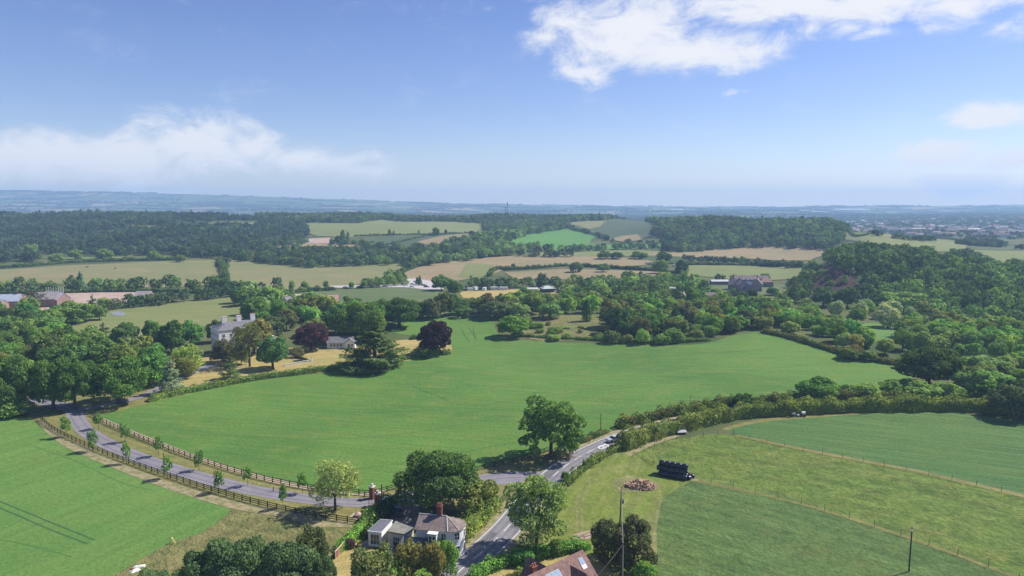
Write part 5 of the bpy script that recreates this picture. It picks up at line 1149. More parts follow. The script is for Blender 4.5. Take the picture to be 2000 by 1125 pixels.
def rock(p, r, label):
    bm = bmesh.new(); bmesh.ops.create_icosphere(bm, subdivisions=3, radius=r)
    for v in bm.verts: v.co *= 1+.12*math.sin(v.co.x*4+1)*math.cos(v.co.y*3)+.06*math.sin(v.co.z*9); v.co.z *= .72
    me = bpy.data.meshes.new('boulder'); bm.to_mesh(me); bm.free(); me.materials.append(plain('boulder_stone', (.42, .30, .25), .9, .4, 2)); o = link('boulder', me); o.location = p+Vector((0, 0, r*.5)); return tag(o, label, 'boulder')
rock(P(699, 1009), .75, 'big rounded boulder on the sandy bed')
BRICK = tile_mat('red_brick', (.26, .095, .065), (.20, .07, .05), .24, .08); STONE = plain('pale_stone', (.55, .52, .46), .85, .3, 3)
def pier(px, py, h, label):
    p = P(px, py); e = thing('gate_pier', label, 'gate pier', p, -.3); MB().box(-.45, .45, -.45, .45, -.3, h).build('shaft', BRICK, e); c = MB().box(-.58, .58, -.58, .58, h, h+.18).build('capstone', STONE, e)
    bm = bmesh.new(); bmesh.ops.create_uvsphere(bm, u_segments=14, v_segments=10, radius=.32); me = bpy.data.meshes.new('ball'); bm.to_mesh(me); bm.free(); me.materials.append(STONE); o = link('ball', me, e); o.location = (0, 0, h+.5)
pier(727, 974, 2.6, 'taller brick gate pier with a stone ball, field side of the drive'); pier(737.5, 988, 2.6, 'brick gate pier with a stone ball, lodge side of the drive')
def gate(a, b, hh, label, m=DKM, name='gate'):
    d = b-a; L_ = math.hypot(d.x, d.y); e = thing(name, label, 'gate', a, math.atan2(d.y, d.x)); mb = MB().box(0, L_, -.04, .04, .1, .18).box(0, L_, -.04, .04, hh-.08, hh).box(0, .08, -.05, .05, .05, hh+.1).box(L_-.08, L_, -.05, .05, .05, hh+.1); mb.build('frame', m, e)
    bb = MB(); k = .3
    while k < L_-.1: bb.box(k-.02, k+.02, -.02, .02, .18, hh-.08); k += .28
    bb.build('bars', m, e)
gate(P(720, 989), P(735, 987), 1.5, 'dark iron gate leaf standing open on the lodge side'); gate(P(711, 976), P(725, 973), 1.5, 'dark iron gate leaf standing open on the field side')
for x, y in ((712,971),(534,961),(320,895),(1069,910),(1079,905)):
    p = P(x, y); tag(MB().tube((0,0,-.2), (0,0,1.1), .09, .09, 8).box(-.1,.1,-.1,.1,1.1,1.18).build('marker_post', WOOD, None, p), {712:'short dark marker post by the gate end of the verge',534:'short marker post beside the middle of the drive',320:'short marker post on the verge below a young tree',1069:'short post on the verge at the drive mouth',1079:'short post beside the cut branches'}[x], 'post')
# A frame, sacks, garden panel fence, trough, implement
def aframe():
    e = thing('trestle', 'yellow wooden A shaped trestle at the corner of the left field', 'trestle', P(336, 1063), .3); m = plain('yellow_wood', (.62, .50, .22), .8, .3, 2)
    for s in (-1, 1):
        for y in (0, .5): MB().tube((s*.55, y, 0), (0, y, 1.05), .06, n=6).build('leg', m, e)
    MB().box(-.05, .05, -.1, .6, 1.0, 1.12).build('ridge_bar', m, e)
aframe()
def sheet(cx, cy, w, d, h, m, name, label, cat, rz=.3, seed=1):
    rng = np.random.default_rng(seed); n = 14; g = np.linspace(-1, 1, n); X, Y = np.meshgrid(g, g); Z = h*(1-np.maximum(abs(X), abs(Y))**3)*(.75+.25*np.sin(X*5+seed)*np.cos(Y*4)); V = np.stack([X.ravel()*w/2, Y.ravel()*d/2, Z.ravel()], 1)
    i, j = np.meshgrid(np.arange(n-1), np.arange(n-1)); a = (j*n+i).ravel(); o = link(name, mesh_np(name, V, np.stack([a, a+1, a+n+1, a+n], 1), m)); o.location = P(cx, cy); o.rotation_euler = (0, 0, rz); return tag(o, label, cat)
WHT = plain('white_plastic', (.66, .65, .62), .6, .15, 3); sheet(272, 1107, 2.0, .7, .35, WHT, 'plastic_sheet', 'crumpled white sheet on the rough grass', 'sheet'); sheet(264, 1115, 1.6, 1., .4, WHT, 'builders_bag', 'white bag half behind the low tree', 'bag', .9, 3); sheet(258, 1112, .8, .5, .3, plain('rust_red', (.22, .06, .045), .8), 'rusty_sheet', 'small rusty red sheet beside the white bag', 'sheet', .2, 5)
def panels():
    a, b = P(655, 1092), P(674, 1071); d = b-a; e = thing('garden_fence', 'brick red garden fence with pale top rail beside the lodge lawn', 'fence', a, math.atan2(d.y, d.x)); L_ = d.length; m = plain('red_panel', (.24, .10, .075), .85, .4, 2); c = plain('cream_rail', (.62, .50, .36), .7)
    MB().box(0, L_, -.03, .03, .05, 1.35).build('panel', m, e); MB().box(-.05, L_+.05, -.06, .06, 1.35, 1.45).build('top_rail', c, e)
    for k in range(4): MB().box(L_*k/3-.05, L_*k/3+.05, -.08, -.03, 0, 1.45).build('post', c, e)
panels()
def table(p, label):
    e = thing('bird_table', label, 'bird table', p); MB().tube((0,0,0), (0,0,1.5), .05).build('post', POSTW, e); MB().box(-.3,.3,-.3,.3,1.5,1.56).build('tray', POSTW, e)
table(P(704, 1080), 'bird table post on the lodge lawn')
def trough():
    p = P(1331, 848); e = thing('water_trough', 'small pale roofed trough under the long hedge', 'trough', p, .15); MB().box(-1.1, 1.1, -.45, .45, 0, .55).build('tank', plain('rust_brown', (.14, .07, .05), .85), e); MB().add([(-1.4,-.6,.62),(1.4,-.6,.62),(1.4,.7,.95),(-1.4,.7,.95),(-1.4,-.6,.68),(1.4,-.6,.68),(1.4,.7,1.01),(-1.4,.7,1.01)], [(3,2,1,0),(4,5,6,7),(0,1,5,4),(1,2,6,5),(2,3,7,6),(3,0,4,7)]).build('cover', plain('pale_sheet', (.36,.34,.37), .5), e)
trough()
def implement():
    p = P(1560, 814); e = thing('farm_implement', 'white farm implement with two tanks parked under the long hedge', 'farm implement', p, .1); f = MB().box(-3, 2.2, -.08, .08, .55, .7).build('frame', DKM, e)
    for x, y, r in ((-1.6, 0, .32), (1.4, .1, .45)):
        MB().tube((x-.5, y, .9+r*.4), (x+.5, y, .9+r*.4), r, r, 16).build('tank', WHT, e)
    MB().box(-.6, 0, -.4, .4, .3, .8).build('hopper', WHT, e)
    for y in (-.7, .7): MB().tube((1.4, y-.08, .4), (1.4, y+.08, .4), .4, .4, 14).build('wheel', DKM, e)
implement()
# ------------------------------------------------------------------ buildings
GLASS = plain('dark_glass', (.03, .035, .045), .12, .2, 2, spec=.7); FRAME = plain('white_frame', (.72, .71, .69), .6, .1, 3); RENDER = plain('white_render', (.80, .78, .74), .85, .2, .8); CREAM = plain('cream_render', (.62, .56, .47), .85, .2, .8)
SLATE = tile_mat('grey_slate', (.165, .165, .18), (.21, .205, .215), .3, .25); BROWN = tile_mat('brown_tile', (.20, .155, .14), (.27, .215, .195), .28, .22); REDT = tile_mat('red_brown_tile', (.20, .115, .10), (.26, .155, .13), .28, .22); FELT = plain('grey_felt_roof', (.13, .13, .155), .9, .35, 1.2); MOSS = plain('mossy_felt_roof', (.17, .165, .14), .9, .4, .8, c2=(.25, .235, .20))
def window(parent, o, rz, w, h, bars=1, far=False):
    """a window standing on a wall: o = middle of its sill edge line in the parent's space, rz = heading of the wall's outward normal minus 90 deg"""
    f = MB(); t = .07
    f.box(-w/2-t, w/2+t, -.05, .03, -t, 0).box(-w/2-t, w/2+t, -.05, .03, h, h+t).box(-w/2-t, -w/2, -.05, .03, 0, h).box(w/2, w/2+t, -.05, .03, 0, h)
    for k in range(bars): x = -w/2+w*(k+1)/(bars+1); f.box(x-.03, x+.03, -.045, .03, 0, h)
    f.box(-w/2, w/2, -.042, .03, h*.5-.025, h*.5+.025)
    fo = f.build('window', FRAME, parent, o, rz); MB().box(-w/2, w/2, -.02, .02, .001, h-.001).build('pane', GLASS, fo); return fo
def chimney(parent, x, y, z0, z1, w=.9, d=.6, m=None, pots=2):
    c = MB().box(x-w/2, x+w/2, y-d/2, y+d/2, z0, z1).box(x-w/2-.08, x+w/2+.08, y-d/2-.08, y+d/2+.08, z1, z1+.15).build('chimney', m or BRICK, parent)
    for k in range(pots): px_ = x+(k-(pots-1)/2)*w/max(pots, 1); MB().tube((px_, y, z1+.15), (px_, y, z1+.6), .13, .11, 8).build('chimney_pot', plain('clay_pot', (.45, .17, .10), .8), c)
def block(e, L_, Wd, eave, ridge, wm, rm, hip=0., over=.35, x0=0, y0=0, wname='wall', th=.14):
    """walls and a pitched roof, ridge along x; footprint x0..x0+L, y0-Wd/2..y0+Wd/2"""
    x1 = x0+L_; a, b = y0-Wd/2, y0+Wd/2; w = MB().prism([(x0,a),(x1,a),(x1,b),(x0,b)], -.6, eave)
    if not hip: w.add([(x0,a,eave),(x0,b,eave),(x0,y0,ridge),(x1,a,eave),(x1,b,eave),(x1,y0,ridge)], [(0,2,1),(3,4,5),(0,3,5,2),(1,2,5,4)])
    w.build(wname, wm, e); k = (ridge-eave)/(Wd/2); ez = eave-over*k; r = MB(); g = over if not hip else over
    for dz in (0.02,):
        A, B = a-over, b+over; X0, X1 = x0-(over*.6 if not hip else over), x1+(over*.6 if not hip else over); R0, R1 = (X0, X1) if not hip else (x0+hip, x1-hip)
        v = [(X0,A,ez),(X1,A,ez),(X1,B,ez),(X0,B,ez),(R0,y0,ridge),(R1,y0,ridge)]; v = [(p[0],p[1],p[2]+dz) for p in v]+[(p[0],p[1],p[2]+dz+th) for p in v]
        r.add(v, [(0,4,5,1)[::-1],(2,5,4,3)[::-1],(6,7,11,10),(8,9,10,11),(0,1,7,6),(1,2,8,7) if hip else (1,5,11,7),(2,3,9,8),(3,0,6,9) if hip else (3,4,10,9)]+([(7,8,11),(9,6,10)] if hip else [(5,2,8,11),(4,0,6,10)]))
    return r.build('roof', rm, e)
# manor
def manor():
    c = PZ(427, 646.5, 10.6); th = math.atan2(.643, .766); base = float(H(c.x, c.y)); e = thing('manor_house', 'three storey white country house with grey hipped roof and white chimneys', 'house', (c.x, c.y, base), th)
    L_, D_, hgt = 20.0, 11.0, 10.6-base
    MB().box(0, L_, 0, D_, -.6, hgt).build('wall', RENDER, e); MB().box(-.35, L_+.35, -.35, D_+.35, hgt, hgt+.3).build('cornice', STONE, e)
    zr = hgt+.3; rz_ = hgt+2.5; MB().add([(-.3,-.3,zr),(L_+.3,-.3,zr),(L_+.3,D_+.3,zr),(-.3,D_+.3,zr),(4.6,D_/2,rz_),(L_-4.6,D_/2,rz_)], [(0,1,5,4),(1,2,5),(2,3,4,5),(3,0,4),(3,2,1,0)]).build('roof', SLATE, e)
    WC = plain('pale_chimney', (.66, .63, .60), .85, .2, 1)
    for x in (4.2, L_*.5, L_-4.2): chimney(e, x, D_/2+(.6 if x < 5 else 0), zr, hgt+4.6, 1.9, 1.0, WC, 4)
    for r, (z, hh) in enumerate(((.9, 2.1), (4.4, 1.9), (7.8, 1.3))):
        for k in range(4): window(e, (-.03, 1.5+k*2.5, z), -math.pi/2, .95, hh)
        for k in range(6): window(e, (1.9+k*3.05, -.03, z), 0, 1.0, hh)
    MB().box(L_/2-1.2, L_/2+1.2, -1.8, 0, 2.9, 3.2).tube((L_/2-1,-1.5,-.2), (L_/2-1,-1.5,2.9), .16, n=10).tube((L_/2+1,-1.5,-.2), (L_/2+1,-1.5,2.9), .16, n=10).build('porch', STONE, e)
    MB().box(L_, L_+6, 2, D_-1, -.6, 4.2).build('side_wing', CREAM, e)
manor()
def bungalow():
    p = P(650, 682); e = thing('bungalow', 'low white bungalow with grey roof beside the wine red beech', 'house', p, .12)
    block(e, 11, 6.5, 2.6, 4.6, RENDER, SLATE, 0., x0=-2.5, y0=4)
    # front gable wing
    w = thing('front_wing', None, None); w.parent = e; w.location = (5.2, 1.2, 0)
    MB().prism([(0,-1.5),(4.2,-1.5),(4.2,3),(0,3)], -.5, 2.6).add([(0,-1.5,2.6),(4.2,-1.5,2.6),(2.1,-1.5,4.2)], [(0,1,2)]).build('wall', RENDER, w)
    MB().add([(-.4,-1.9,2.35),(2.1,-1.9,4.35),(2.1,3.2,4.35),(-.4,3.2,2.35),(4.6,-1.9,2.35),(4.6,3.2,2.35),(-.4,-1.9,2.5),(2.1,-1.9,4.5),(2.1,3.2,4.5),(-.4,3.2,2.5),(4.6,-1.9,2.5),(4.6,3.2,2.5)], [(0,1,2,3),(1,4,5,2),(6,9,8,7),(7,8,11,10),(0,6,7,1),(1,7,10,4),(0,3,9,6),(4,10,11,5)]).build('roof', SLATE, w)
    MB().box(1.2, 2.1, -1.56, -1.48, 0, 2.1).build('door', plain('brown_door', (.14, .08, .04), .7), w)
    window(e, (8.2, -.35, 1.0), 0, .9, 1.1)
    for x in (-.8, .6, 2.0, 3.4): window(e, (x, .7, 1.0), 0, .95, 1.1)
bungalow()
# lodge: two storey block with a rounded end, flat roofed annexes
def lodge():
    ev = 5.2; a = PZ(813, 1031, ev); b = PZ(878, 1037, ev); u = (b-a); u.z = 0; Ls = u.length; rz = math.atan2(u.y, u.x); e = thing('lodge_house', 'white lodge with a rounded two storey end, brown tiled roof and brick chimney', 'house', (a.x, a.y, 0), rz)
    R_ = 2.45; n = 14; base = [(0, 0), (Ls-.4, 0)]+[(Ls-.4+R_*math.sin(math.pi*k/n), R_-R_*math.cos(math.pi*k/n)) for k in range(1, n)]+[(Ls-.4, 2*R_), (0, 2*R_)]
    MB().prism(base, -.5, ev).add([(0,0,ev),(0,2*R_,ev),(0,R_,ev+1.45)], [(0,2,1)]).build('wall', RENDER, e)
    big_ = [(p[0]+(p[0]-4)*.06, R_+(p[1]-R_)*1.12) for p in base]; big_[0] = (-.25, -.35); big_[-1] = (-.25, 2*R_+.35); apex = (Ls-1.2, R_); zt = ev+1.5; m = len(big_); r = MB(); v = [(p[0], p[1], ev-.1) for p in big_]+[(-.25, R_, zt), (apex[0], apex[1], zt)]
    fs = [(0, 1, m+1, m)]+[(i, i+1, m+1) for i in range(1, m-2)]+[(m-2, m-1, m, m+1), (m-1, 0, m), tuple(range(m))[::-1]]
    rf = r.add(v, fs).build('roof', BROWN, e); MB().tube((-.3, R_, zt+.03), (apex[0], R_, zt+.03), .09, n=6).build('ridge_tiles', plain('lead_ridge', (.5, .47, .44), .7), rf)
    MB().tube((apex[0], apex[1], zt+.03), (big_[1][0], big_[1][1], ev-.03), .09, n=6).build('hip_tiles', MATS['lead_ridge'], rf); MB().tube((apex[0], apex[1], zt+.03), (Ls+1.6, .5, ev+.05), .05, n=6).build('hip_tiles', MATS['lead_ridge'], rf)
    MB().prism([((p[0]-4)*1.02+4.0, R_+(p[1]-R_)*1.05) for p in base], ev-.28, ev-.12).build('eaves_band', FRAME, e)
    chimney(e, 3.5, R_+.3, ev+.8, ev+3.1, .9, .8, BRICK, 3)
    th_ = math.pi*.32; 
    for t_, zs in ((.22, (.9, 3.4)), (.52, (.9, 3.4))):
        A_ = math.pi*t_; x, y = Ls-.4+R_*math.sin(A_), R_-R_*math.cos(A_)
        for z in zs: window(e, (x+.03*math.sin(A_), y-.03*math.cos(A_), z), A_, .85, 1.25)
    window(e, (Ls-1.1, -.03, 3.35), 0, .8, 1.2)
    # white glazed dormer porch
    bx = Ls*.42; d = MB().box(bx, bx+1.5, -1.3, 0, 2.9, 4.9).build('bay', RENDER, e); MB().box(bx-.15, bx+1.65, -1.45, 0, 4.9, 5.05).build('bay_roof', FRAME, d)
    for k in (.4, 1.1): window(d, (bx+k, -1.33, 3.4), 0, .42, 1.15, 0)
    # lower slate lean-to in front and left
    MB().box(-2.2, Ls*.42, -2.4, 0, -.5, 2.6).build('wall', RENDER, e); MB().add([(-2.4,-2.7,2.6),(bx,-2.7,2.6),(bx,0,3.5),(-2.4,0,3.5),(-2.4,-2.7,2.45),(bx,-2.7,2.45),(bx,0,2.6),(-2.4,0,2.6)], [(0,1,2,3),(0,4,5,1),(7,6,5,4),(1,5,6,2),(3,7,4,0)]).build('lean_to_roof', SLATE, e)
    window(e, (-.6, -2.43, .8), 0, 1.1, 1.3)
    # flat annexes from their roof corners
    inv = Matrix.Rotation(-rz, 4, 'Z'); 
    def loc(px, py, z): q = inv @ (PZ(px, py, z)-Vector((a.x, a.y, 0))); return (q.x, q.y)
    mid = [loc(757,1037,3.), loc(791,1043,3.), loc(808,1031,3.), loc(773,1018,3.)]; MB().prism(mid, -.5, 2.75).build('wall', CREAM, e); cx, cy = sum(p[0] for p in mid)/4, sum(p[1] for p in mid)/4; MB().prism([(cx+(p[0]-cx)*1.05, cy+(p[1]-cy)*1.05) for p in mid], 2.75, 3.0).build('flat_roof', MOSS, e)
    lf_ = [loc(719,1036,3.), loc(745,1039,3.), loc(766,1016,3.), loc(743,1014,3.)]; MB().prism(lf_, -.5, 2.8).build('wall', RENDER, e); cx, cy = sum(p[0] for p in lf_)/4, sum(p[1] for p in lf_)/4; MB().prism([(cx+(p[0]-cx)*1.06, cy+(p[1]-cy)*1.06) for p in lf_], 2.8, 2.98).build('roof_edge', FRAME, e); MB().prism([(cx+(p[0]-cx)*.98, cy+(p[1]-cy)*.98) for p in lf_], 2.98, 3.04).build('flat_roof', FELT, e)
    for q0, q1, w_, h_ in ((lf_[0], lf_[1], 1.6, 1.8), (mid[0], mid[1], 1.3, 1.6)):
        d_ = Vector((q1[0]-q0[0], q1[1]-q0[1])); A_ = math.atan2(d_.y, d_.x); mx, my = (q0[0]+q1[0])/2, (q0[1]+q1[1])/2; window(e, (mx+math.sin(A_)*.03, my-math.cos(A_)*.03, .55), A_, w_, h_, 2)
lodge()
def red_house():
    E_ = PZ(1139, 1074.5, 7.4); F_ = PZ(1048, 1118, 7.4); d = F_-E_; rz = math.atan2(d.y, d.x); e = thing('brick_house', 'brick house with brown tiled roof, skylights and a dark cross gable at the bottom edge', 'house', (E_.x, E_.y, 0), rz)
    G = Matrix.Rotation(-rz, 4, 'Z') @ (PZ(1168, 1124, 3.2)-Vector((E_.x, E_.y, 0))); hw = 4.5; s = 1 if G.y > 0 else -1
    block(e, 15, hw*2, 3.3, 7.4, BRICK, REDT, 0., x0=.3)
    k = (7.4-3.3)/hw
    def sky(x, y, w, l):
        z = 7.4-k*abs(y)+.2; z2 = 7.4-k*abs(y+s*l)+.2; f = MB().add([(x-.06,y,z),(x+w+.06,y,z),(x+w+.06,y+s*l,z2),(x-.06,y+s*l,z2),(x-.06,y,z+.08),(x+w+.06,y,z+.08),(x+w+.06,y+s*l,z2+.08),(x-.06,y+s*l,z2+.08)], [(0,1,2,3),(4,7,6,5),(0,4,5,1),(1,5,6,2),(2,6,7,3),(3,7,4,0)]).build('skylight', FRAME, e)
        MB().add([(x,y+s*.06,z+.10),(x+w,y+s*.06,z+.10),(x+w,y+s*(l-.06),z2+.10),(x,y+s*(l-.06),z2+.10)], [(0,1,2,3)] if s < 0 else [(3,2,1,0)]).build('pane', plain('sky_glass', (.28, .36, .44), .15, .1, 2, spec=.6), f)
    sky(1.2, s*.75, .8, 1.3)
    for j in range(3): sky(6.4+j*.95, s*.8, .8, 1.6)
    # cross gable towards the viewer and one behind
    for yy, xx, hh in ((s, 3.9, 6.6), (-s, 7.0, 6.6)):
        w = thing('cross_gable', None, None); w.parent = e; w.location = (xx, 0, 0); o = yy*(hw-.4 if yy == s else hw+.6); i_ = yy*(7.4-hh)/k*.8
        MB().add([(-1.9,o,3.3),(1.9,o,3.3),(1.9,i_,3.3),(-1.9,i_,3.3),(0,o,hh-.12),(0,i_,hh-.12),(-1.9,o,-.3),(1.9,o,-.3),(1.9,i_,-.3),(-1.9,i_,-.3)], [(0,1,4),(6,7,1,0),(7,8,2,1),(9,6,0,3),(0,4,5,3),(1,2,5,4)]).build('wall', plain('orange_brick', (.50, .20, .10), .85, .4, 4), w)
        MB().add([(-2.2,o+yy*.25,3.1),(0,o+yy*.25,hh),(0,i_,hh),(-2.2,i_,3.1),(2.2,o+yy*.25,3.1),(2.2,i_,3.1),(-2.2,o+yy*.25,3.25),(0,o+yy*.25,hh+.15),(0,i_,hh+.15),(-2.2,i_,3.25),(2.2,o+yy*.25,3.25),(2.2,i_,3.25)], [(0,1,2,3),(1,4,5,2),(6,9,8,7),(7,8,11,10),(0,6,7,1),(1,7,10,4)]).build('roof', REDT, w)
    chimney(e, 9.6, -s*1.2, 5.5, 7.6, .9, .7, BRICK, 2)
    window(e, (.27, 0, 3.8), math.pi/2*(1 if False else 1)+math.pi, .9, 1.1)
red_house()
def simple_house(name, label, px, py, L_, Wd, eave, ridge, wm, rm, rz, hip=0., chim=0, wins=3, group=None, cat='house', storeys=1):
    p = P(px, py); e = thing(name, label, cat, p, rz, group); block(e, L_, Wd, eave, ridge, wm, rm, hip, x0=-L_/2)
    if chim: chimney(e, L_*.3, 0, ridge-.6, ridge+1.2, .9, .6, BRICK, 2)
    for st in range(storeys):
        for k in range(wins): window(e, (-L_/2+L_*(k+.5)/wins, -Wd/2-.03, .9+2.7*st), 0, .9, 1.1, 1)
    return e
SITEB = plain('pink_brick', (.30, .19, .16), .9, .3, .5)
GSL = tile_mat('pink_grey_tile', (.34, .29, .29), (.40, .35, .35), .3, .25); DST = plain('dark_stone', (.25, .215, .225), .9, .4, .8); PTL = tile_mat('plum_tile', (.22, .17, .18), (.27, .21, .22), .3, .25); TIN = plain('pale_tin', (.48, .47, .46), .6, .3, .6); PKR = tile_mat('pink_tile', (.52, .30, .26), (.58, .36, .32), .3, .25)
simple_house('brick_house', 'unfinished house with pinkish roof and brick gable on the building site', 92, 598, 15, 10, 5, 8.6, SITEB, GSL, .1, wins=4, storeys=2)
simple_house('brick_house', 'pale roofed house right of the unfinished brick gable', 112, 597, 12, 9, 4.6, 8.2, SITEB, plain('roof_underlay', (.50, .50, .55), .8, .3, 1), -.35, wins=3)
simple_house('brick_house', 'brick house with blue grey roof at the left of the building site', 20, 602, 13, 10, 4.8, 8.4, SITEB, plain('blue_grey_roof', (.34, .37, .44), .8, .3, 1), .25, chim=1, wins=3, storeys=2)
simple_house('brick_house', 'brick house cut by the left edge of the photo', -6, 612, 9, 8, 5, 7.8, SITEB, GSL, .1, wins=2, storeys=2)
simple_house('brick_house', 'small brick house between trees at the right end of the site', 283, 592, 9, 7, 5, 7.6, SITEB, GSL, .1, wins=2, storeys=2)
simple_house('cottage', 'white gabled cottage glimpsed behind the manor trees', 562, 606, 6, 6, 5, 8, RENDER, SLATE, 1.3, wins=1, storeys=2)
simple_house('cottage', 'small cottage with orange brick glimpsed behind the bungalow trees', 652, 600, 6, 6, 4.5, 7.5, BRICK, PKR, .2, wins=1)
simple_house('old_brick_range', 'long dark roofed range behind the gabled hall', 1466, 556, 26, 6, 4.2, 7, DST, PTL, 0, wins=8, storeys=2)
simple_house('gabled_hall', 'dark stone hall with its gable end facing the valley', 1454, 577, 11, 6.5, 5.4, 8.8, DST, PTL, math.pi/2, wins=3, storeys=2)
simple_house('slate_wing', 'wing with pale slate roof right of the gabled hall', 1464, 573, 10, 6, 5, 8.2, DST, TIN, math.pi/2, wins=3)
simple_house('dark_cottage', 'small dark gabled cottage left of the hall', 1436, 566, 9, 7, 4.2, 7.6, DST, PTL, -.5, wins=2, chim=1)
simple_house('gabled_house', 'gabled stone house right of the pale slate wing', 1478, 568, 8, 7, 5.2, 9, DST, PTL, 1.2, wins=2, chim=1)
simple_house('hipped_range', 'hipped dark red roofed building at the right end of the old range', 1493, 560, 10, 8, 4.0, 6.8, DST, REDT, .1, 3.5, wins=3)
simple_house('long_shed', 'long low pale roofed shed left of the old brick range', 1413, 555, 20, 5, 2.4, 3.4, DST, TIN, .03, wins=0, cat='shed')
simple_house('farm_shed', 'long pale roofed farm shed in the valley wood, upper of two', 1295, 574, 21, 8, 3, 4.8, CREAM, TIN, .0, wins=0, cat='shed')
simple_house('farm_shed', 'shorter pale roofed farm shed in front of the upper one', 1316, 580, 9, 6, 2.6, 3.8, CREAM, TIN, -.05, wins=0, cat='shed')
simple_house('cottage', 'small pink roofed cottage beside the farm sheds', 1327, 588, 5.5, 5.5, 4, 6.2, BRICK, PKR, .3, wins=1)
simple_house('cottage', 'plum roofed cottage among trees left of the gabled hall', 1384, 588, 8.5, 5.5, 3.2, 5.6, BRICK, PTL, .05, wins=2)
simple_house('barn', 'grey shed at the back of the caravan ground', 1038, 572, 9, 5, 3, 3.7, TIN, TIN, 0, wins=0, cat='shed')
simple_house('barn', 'dark open barn with pale green roof by the caravan ground', 1068, 571, 8, 7, 3, 4.6, plain('dark_boards', (.04, .045, .045), .9), plain('pale_green_roof', (.40, .47, .42), .7), .3, 2.5, wins=0, cat='shed')
simple_house('poultry_shed', 'white roofed shed on the hill at the right, left one', 1918, 521, 10, 6, 2.4, 3.6, TIN, TIN, 0, wins=0, cat='shed'); simple_house('poultry_shed', 'white roofed shed on the hill at the right, middle one', 1942, 520, 8, 6, 2.4, 3.6, TIN, TIN, 0, wins=0, cat='shed'); simple_house('poultry_shed', 'white roofed long shed on the hill at the right edge', 1980, 520, 14, 6, 2.4, 3.6, TIN, TIN, -.02, wins=0, cat='shed')
# scaffold and stacks on the site
def scaffold():
    p = P(108, 578); e = thing('scaffold', 'white scaffold poles behind the unfinished house', 'scaffold', p)
    for k in range(8): MB().tube((-6+k*1.7, 0, 0), (-6+k*1.7, 0, 6.0), .10, n=6).build('pole', FRAME, e)
    MB().box(-6.3, 6.3, -.15, .15, 3, 3.25).build('walkway', FRAME, e)
scaffold()
for i, (x, y) in enumerate([(66,594),(71,594),(76,595)]): tag(MB().box(-.7,.7,-.7,.7,-.2,3.6).box(-.8,.8,-.8,.8,3.6,3.8).build('wrapped_pallet', WHT, None, P(x, y)), ['white wrapped pallet stack left of the unfinished house','white wrapped pallet stack, middle of three by the pine','white wrapped pallet stack nearest the unfinished house'][i], 'pallet')
# lodge garden
def garden():
    drape('patio', px_poly([(762,1068),(800,1072),(806,1084),(786,1092),(764,1082)]), plain('patio_slabs', (.34, .28, .25), .9, .4, 1.5), .17, 3)
    drape('patio', px_poly([(704,1062),(716,1056),(722,1064),(712,1070)]), MATS['patio_slabs'], .17, 3)
    p = P(781, 1078); e = thing('garden_table', 'round dark garden table on the lodge patio', 'garden table', p+Vector((0,0,.2))); MB().tube((0,0,.68),(0,0,.74),.6,n=18).build('table_top', WOOD, e); MB().tube((0,0,0),(0,0,.68),.06).build('leg', WOOD, e)
    for k, a in enumerate((.4, 2.4, 4.4)):
        q = p+Vector((1.1*math.cos(a), 1.1*math.sin(a), .2)); c = thing('garden_chair', ['dark garden chair right of the patio table', 'dark garden chair left of the patio table', 'dark garden chair nearest the brown trees'][k], 'garden chair', q, a); MB().box(-.22,.22,-.22,.22,.4,.46).build('seat', WOOD, c); MB().box(.18,.24,-.22,.22,.46,.95).build('backrest', WOOD, c)
        for x in (-.18,.18):
            for y in (-.18,.18): MB().box(x-.03,x+.03,y-.03,y+.03,0,.4).build('leg', WOOD, c)
    car(P(776, 1003)+Vector((0,0,.2)), 1.9, DPAINT, 'dark car parked in the shade behind the lodge annexe')
GARDEN = garden
# the formal garden
def parterre():
    a, b = P(556, 716), P(607, 707); d = b-a; e = thing('garden_balustrade', 'low stone balustrade at the edge of the formal garden', 'balustrade', a, math.atan2(d.y, d.x)); L_ = d.length
    MB().box(0, L_, -.12, .12, -.2, .25).box(0, L_, -.15, .15, .8, .95).build('rail', STONE, e); k = 0
    bl = MB()
    while k < L_: bl.box(k, k+.16, -.08, .08, .25, .8); k += .45
    bl.build('balusters', STONE, e); 
    for x in (0, L_): MB().box(x-.25, x+.25, -.25, .25, -.2, 1.2).build('end_pier', STONE, e)
    tag(MB().box(-.25,.25,-.25,.25,0,1).tube((0,0,1),(0,0,2.1),.2,.12).build('statue', STONE, None, P(609, 706)), 'small stone statue at the end of the balustrade', 'statue')
    for pp, l in (([(572,706),(600,707)], 'front clipped box hedge of the formal garden'), ([(575,699),(603,704)], 'back clipped box hedge of the formal garden')): hedge(px_line(pp, 1.5), .9, .8, [DRK], l, .2, 1., .03)
parterre()
